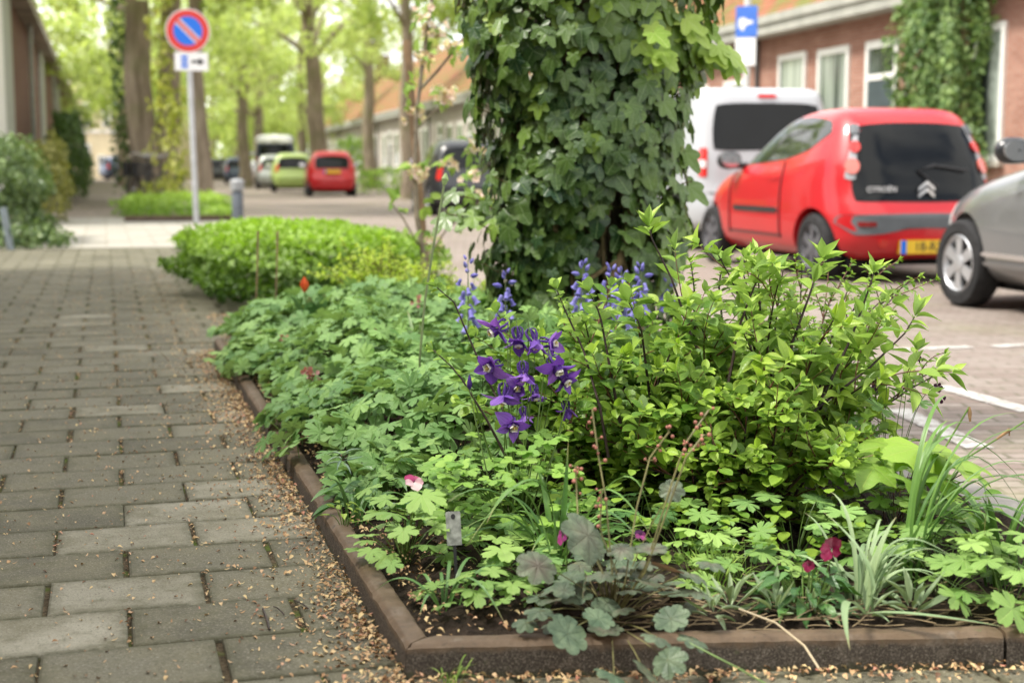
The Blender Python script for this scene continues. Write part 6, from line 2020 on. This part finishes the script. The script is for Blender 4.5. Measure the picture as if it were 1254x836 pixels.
for px, D, n, s, lb, sd in ((962, 2.36, 13, .085, 'silver-leaved rosette at the front kerb, left of the magenta pansy', 1), (1136, 2.36, 13, .095, 'silver-leaved rosette at the front kerb below the big-leaved geranium', 2), (1094, 2.46, 16, .10, 'largest silver rosette, standing among the pale strap leaves', 3), (1080, 2.34, 9, .07, 'small silver rosette by the kerb under the pale strap leaves', 4), (905, 2.38, 14, .085, 'silver rosette leaning over the kerb right of the bronze-leaved plant', 5), (882, 2.34, 10, .075, 'smaller silver rosette touching the bronze heuchera leaves', 6), (1012, 2.34, 8, .06, 'tiny silver rosette on the kerb edge under the pansy', 7)):
    rosette(px, D, n, s, lb, 430 + sd)

# ------------------------------------------------------------------ pansies
T_PANL = [t_ovate(.5, 6, 5, .3, .2, .42, 1.1, .03, .07), t_ovate(.42, 6, 5, .3, .4, .40, 1.1, .03, .07)]
M_PANL = leaf_mat('pansy_leaf', (.03, .10, .025), (.12, .25, .06), .4, .2, 'pinnate', (.18, .30, .09), .4, .45, 5)
M_MAG = leaf_mat('magenta_petal', (.075, .002, .014), (.18, .006, .045), .6, .25, spec=.2)
M_PINK = leaf_mat('pink_white_petal', (.36, .03, .13), (.80, .62, .64), .6, .25)
M_VIO = leaf_mat('violet_petal', (.05, .004, .055), (.36, .05, .22), .55, .25)
T_PANP = t_ovate(1.05, 7, 7, .12, .22, .58, .55, .05)


def pansy(name, label, base, flowers, n, mat_f, hgt=.09, rad=.06, seed=0):
    random.seed(seed)
    o = thing(name, label, 'flower', base)
    L = Leaves(); m = MB()
    for k in range(n):
        a = k * 2.4; q = math.sqrt(R_(.05, 1)); p = V((math.cos(a) * rad * q * .6, math.sin(a) * rad * q * .6, hgt * R_(.15, 1.0) * (1 - .4 * q)))
        out = V((math.cos(a), math.sin(a), R_(-.1, .4)))
        m.tube([V((p.x * .4, p.y * .4, -.01)), p], .0014, 4, False)
        L.add(random.choice(T_PANL), p, out, V((0, 0, 1)) + rnd_dir() * .4, R_(.034, .055), R_(.1, .9))
    for px, py, D, ax, s in flowers:
        p = dp(px, py, D) - base
        x = wd(ax[0], ax[1]); z = V((x.x, x.y, ax[2])).normalized()
        up_ = V((0, 0, 1)) - z * z.z; up_.normalize(); rt = up_.cross(z)
        F_ = Leaves()
        for a, sc, dz, tt in ((0.5, 1.0, -.0045, .1), (-.5, 1.05, -.0035, .0), (1.7, .9, -.0015, .6), (-1.7, .9, -.001, .7), (PI, 1.05, .001, 1.0)):
            d = up_ * math.cos(a) + rt * math.sin(a)
            F_.add(T_PANP, p + z * dz, d + z * R_(-.1, .55), z + rnd_dir() * .35, s * sc, tt)
        f = F_.build('flower', mat_f, o)
        e = MB(); e.ball(p + z * .001, s * .07, 6); e.build('flower_eye', M_VIO, f, True)
        m.tube(curve((p.x * .4, p.y * .4, 0), p - z * .006, -z * .01 + V((0, 0, .03)), 6), .0013, 5)
    L.build('leaves', M_PANL, o); m.build('stems', M_STEM, o, True)


pansy('pansy', 'dark magenta pansy in flower near the front kerb', g_at(1000, 2.41), [(1018, 672, 2.42, (-.75, -.55, .35), .022), (990, 692, 2.44, (-.3, -.6, .6), .012)], 60, M_MAG, .105, .11, 451)
pansy('pansy', 'pink and white pansy among the leaves above the light green geranium', g_at(505, 2.95), [(507, 590, 2.88, (.3, -.6, .7), .022)], 10, M_PINK, .08, .06, 452)
pansy('pansy', 'violet pansy seen from the side next to the big bronze leaf', g_at(692, 2.5), [(689, 655, 2.45, (-.95, -.3, .1), .017), (785, 655, 2.55, (.3, -.7, .5), .012)], 8, M_VIO, .07, .05, 453)

# ------------------------------------------------------------------ other single plants
# large lobed leaves at the right edge of the bed
random.seed(461)
T_BIG = [t_palm(5, 125, .30, 1.0, [.75, .95, 1.12, .95, .75], teeth=4, tamp=.035, per=10, cup=-.06, ripple=.07, droop=.25), t_palm(5, 125, .26, 1.1, [.75, .95, 1.15, .95, .75], teeth=4, tamp=.035, per=10, cup=.08, ripple=.07, droop=.35)]
M_BIG = leaf_mat('large_lobed_leaf', (.12, .25, .03), (.29, .44, .065), .5, .34, 'palm', (.36, .46, .10), .45, .4, bump=.45)
clump('lobed_leaf_plant', 'plant with very large lime maple-like leaves at the right edge of the bed', 'plant', g_at(1110, 2.98), 5, .12, .15, (.05, .065), T_BIG, M_BIG, (.2, .8), M_STEM_R, hand=[
    (1092, 546, 2.95, 112, (-.15, -.28, 1), .6), (1128, 548, 2.90, 120, (.05, -.30, 1), .9), (1168, 556, 2.84, 116, (.35, -.30, 1), .85), (1150, 582, 2.82, 84, (.2, -.7, .8), .35), (1122, 592, 2.82, 84, (0, -.8, .7), .3), (1070, 572, 2.88, 76, (-.2, -.5, .9), .5), (1188, 575, 2.80, 70, (.5, -.5, .8), .7)])

# dusky cranesbill with small dark flowers
b = g_at(1100, 3.12); dk = thing('dusky_cranesbill', 'thin-stemmed dusky cranesbill with tiny dark purple flowers against the road', 'flower', b)
m = MB(); F_ = Leaves(); L = Leaves()
M_DUSK = leaf_mat('dusky_petal', (.035, .006, .035), (.12, .02, .09), .6, .2)
for px, py in ((1148, 474), (1090, 452), (1072, 470), (1122, 437)):
    e = dp(px, py, 3.1) - b
    m.tube(curve((R_(-.04, .04), 0, 0), e + V((0, 0, .01)), V((-.02, 0, .12)), 8) + [e], .0010, 4)
    for k in range(5):
        a = 2 * PI * k / 5; o_ = wd(math.cos(a), 0) + V((0, 0, math.sin(a)))
        F_.add(T_PETAL, e, o_, wd(.2, -1), R_(.009, .012), R_(0, .8))
    for k in range(3): F_.add(T_RND[0], e + V((R_(-.02, .02), 0, R_(-.03, .0))), V((0, 0, -1)) + rnd_dir() * .4, rnd_dir(), .011, .1)
for px, py, s in ((1105, 480, 44), (1125, 492, 36), (1080, 500, 50), (1060, 520, 44)):
    palm_leaf(L, m, V((0, 0, 0)), dp(px, py, 3.08) - b, V((0, -.6, .8)), s / F_PX * 3.08 * .5, T_GER, R_(.3, .8))
F_.build('flowers', M_DUSK, dk); L.build('leaves', M_GER, dk); m.build('stems', M_STEM, dk, True)

# faded daffodil stalks
b = g_at(1128, 3.0); sd_ = thing('faded_daffodil', 'green stalks with withered brown flowers leaning out over the road', 'flower', b)
m = MB(); w_ = MB(); S = Straps()
for a, c_, e, hx in (((1130, 640), (1150, 560), (1187, 498), (1188, 516)), ((1130, 640), (1185, 560), (1256, 515), (1236, 533)), ((1128, 640), (1140, 560), (1160, 512), None)):
    q = [dp(*a, 2.95) - b, dp(*c_, 2.95) - b, dp(*e, 2.95) - b]
    q = [lerp_pts(q, i / 8)[0] for i in range(9)]
    if hx is None: S.add(q[0], q[-1], (q[4] - (q[0] + q[-1]) * .5) * 2, .009, .5); continue
    m.tube([V((0, 0, -.03))] + q, .0019, 6)
    h_ = dp(*hx, 2.95) - b
    w_.tube([q[-1] if hx[0] > 1187 and hx[0] < 1200 else q[6], (q[-1] + h_) * .5 + V((0, 0, .003)) if hx[0] < 1200 else h_ + V((0, 0, .012)), h_], [.0022, .0045, .002], 6)
S.add(dp(1125, 640, 2.95) - b, dp(1200, 560, 2.95) - b, V((0, 0, .04)), .010, .8)
m.build('stalks', M_STEM, sd_, True); w_.build('withered_heads', plain('withered', (.22, .13, .06), .8, var=.3, scale=60), sd_, True); S.build('leaves', M_IRIS, sd_)

# tulip at the far end of the bed
random.seed(471)
b = g_at(377, 5.7); tu = thing('tulip', 'single orange red tulip with broad leaves at the far end of the bed', 'flower', b)
fp = dp(373, 356, 5.7) - b
m = MB(); m.tube(curve((0, 0, -.02), fp, (.01, 0, 0), 6), .0035, 6); m.build('stem', M_STEM, tu, True)
F_ = Leaves()
for k in range(6):
    a = k * PI / 3; o_ = V((math.cos(a), math.sin(a), 0)); F_.add(t_ovate(.7, 5, 5, .4, -.45, .45), fp + o_ * .006 - V((0, 0, .008)), o_ * .35 + V((0, 0, 1)), -o_, .052, R_(.2, 1))
F_.build('flower', leaf_mat('tulip_petal', (.55, .03, .01), (.80, .22, .06), .5, .25), tu)
S = Straps()
S.add((0, 0, 0), dp(378, 362, 5.7) - b, (.02, 0, 0), .10, .3, 12, side=wd(1, .2)); S.add((0, 0, 0), dp(352, 362, 5.7) - b, (.0, 0, .12), .06, .7, 12); S.add((0, 0, 0), dp(398, 360, 5.7) - b, (.02, 0, .08), .06, .6, 12); S.add((0, 0, 0), dp(362, 410, 5.6) - b, (-.02, 0, .08), .06, .5, 12)
S.build('leaves', strap_mat('tulip_leaf', (.07, .17, .05), (.17, .31, .11), .4), tu)

# little grey spurge, weed and dark lungwort by the kerb
random.seed(481)
b = g_at(428, 3.3); sp2 = thing('grey_spurge', 'small blue-grey whorled plant on a dark stem close to the kerb', 'plant', b)
q = dp(419, 556, 3.2) - b; m = MB(); m.tube(curve((0, 0, -.01), q, (.02, 0, 0), 5), .002, 5); m.build('stem', M_STEM_D, sp2, True)
L = Leaves()
for k in range(11):
    a = k * 2.4; o_ = V((math.cos(a), math.sin(a), 0)); L.add(T_LAN[k % 3], q + V((0, 0, -.002 * k)), o_ + V((0, 0, .35 - .05 * k)), V((0, 0, 1)), R_(.035, .05), R_(.2, .9))
L.build('leaves', leaf_mat('grey_leaf', (.12, .20, .14), (.27, .36, .27), .5, .2), sp2)
clump('lungwort', 'dark blunt-leaved plant between the geranium patch and the pink pansy', 'plant', g_at(470, 3.15), 26, .16, .11, (.05, .07), [t_ovate(.36, 7, 5, .3, .25, .42, 1.0), t_ovate(.30, 7, 5, .3, .4, .42, 1.0)], M_PANL, (.1, .9), seed=482)
clump('lime_weed', 'little lime weed growing against the inner side of the kerb', 'plant', g_at(416, 2.95), 12, .035, .09, (.02, .032), T_PNT, M_PNT, (.5, 1), seed=483)
clump('yellow_seedling', 'small bright yellow-green maple seedling at the foot of the dark daylily', 'plant', g_at(668, 2.52), 5, .03, .11, (.018, .028), T_COL, M_GERL, (.9, 1), seed=484)
clump('bronze_seedling', 'small brown-leaved plant at the far corner of the bed by the kerb', 'plant', g_at(300, 6.0), 9, .12, .10, (.03, .045), T_RND, leaf_mat('bronze_leaf', (.12, .07, .03), (.28, .17, .05), .5, .25), (.1, .9), seed=485)
clump('low_green_cover', 'low green leaves at the far left corner of the bed beside the kerb end', 'plant', g_at(345, 5.5), 60, .30, .14, (.028, .044), T_GER, M_GERL, (.2, .8), seed=486)
random.seed(490)
b = g_at(330, 6.2); ds_ = thing('dry_stalks', 'two dry brown flower stalks standing before the low hedge', 'plant', b)
m = MB()
for x in (313, 337): m.tube([dp(x, 395, 6.2) - b, dp(x + 2, 330, 6.2) - b, dp(x + 3, 283, 6.2) - b], [.004, .003, .005], 5)
m.build('stalks', plain('dry_stalk', (.20, .13, .07), .8, var=.3), ds_, True)
# fill-in under the shrubs and between tree and shrubs
clump('woodruff', 'low mass of small green leaves under the round-leaved shrub, right of the columbine', 'plant', g_at(790, 3.0), 420, .40, .24, (.024, .040), T_RND, M_RND, (.1, .75), seed=491, stalks=False)
clump('woodruff', 'low mass of small green leaves under the pointed-leaved shrub', 'plant', g_at(1000, 3.0), 420, .38, .24, (.024, .042), T_RND, M_RND, (.1, .75), seed=492, stalks=False)
clump('woodruff', 'low leafy cover behind the two big shrubs, before the tree', 'plant', g_at(830, 3.9), 160, .55, .22, (.026, .044), T_RND, M_RND, (.2, .7), seed=493, stalks=False)

# plant tag
b = V((*at(557, 2.55).xy, SZ)); tg = thing('plant_tag', 'small weathered grey plant label with a dark hole, stuck in the soil', 'plant label', b)
P = face_cam(b); P.translation = (0, 0, 0); P = P @ Matrix.Rotation(-.15, 4, 'X') @ Matrix.Rotation(.05, 4, 'Z')
h1_ = dp(557, 641, 2.55).z - b.z; h0_ = dp(557, 684, 2.55).z - b.z
m = MB(); w2 = .0138; m.prism([(-w2, h0_), (w2, h0_), (w2, h1_ - .002), (w2 - .002, h1_), (-w2 + .002, h1_), (-w2, h1_ - .002)], .0022, P)
tb = m.build('blade', plain('slate_tag', (.30, .31, .28), .7, var=.35, scale=60), tg)
m = MB(); m.prism([(-.003, -.02), (.003, -.02), (.003, h0_ + .004), (-.003, h0_ + .004)], .0018, P @ Matrix.Translation((0, 0, -.0019))); m.build('spike', M_BLACK, tb)
m = MB(); m.prism([(.0042 * math.cos(a), h1_ - .009 + .0052 * math.sin(a)) for a in [2 * PI * k / 14 for k in range(14)]], .0006, P @ Matrix.Translation((0, 0, .0024))); m.build('hole', M_BLACK, tb)

# dead stems and straw on the soil behind the front kerb
random.seed(495)
m = MB()
for k in range(360):
    s = R_(.35, 1.75); u = KW + abs(random.gauss(0, .10)) + .004
    p = K0 + fd * s + fn * u
    a = R_(-.9, .9) + (PI if random.random() < .5 else 0); l = R_(.02, .09)
    d = (fd * math.cos(a) + fn * math.sin(a)) * l
    if (p + d - K0).dot(fn) < KW - .02: d = fd * l
    z = soil_z(p.x, p.y) + R_(.0, .014)
    m.tube(curve((p.x, p.y, z), (p.x + d.x, p.y + d.y, z + R_(-.004, .012)), rnd_dir() * .006, 4), R_(.0005, .0013), 4)
tag(m.build('straw_litter', plain('straw', (.24, .18, .10), .8, .3, var=.4, scale=14), None, True), 'dry straw and dead stems lying behind the front kerb', 'straw', kind='stuff')
m = MB(); m.tube([dp(905, 745, 2.34), dp(950, 762, 2.28), dp(985, 790, 2.2), dp(1003, 818, 2.16)], .0016, 5)
tag(m.build('straw_stem', plain('pale_straw', (.46, .38, .24), .7), None, True), 'bent pale straw hanging over the front kerb', 'straw')
m = MB()
for a, b_, r in (((400, 612), (345, 605), .0016), ((330, 770), (322, 745), .0022), ((335, 742), (348, 752), .0012), ((378, 745), (360, 735), .0012)):
    p, q = gp(*a, .006), gp(*b_, .006); m.tube(curve(p, q, (0, 0, .006), 4), r, 5)
tag(m.build('twig_litter', M_STEM_D, None, True), 'few dark broken twigs lying on the tiles', 'twigs', kind='stuff')
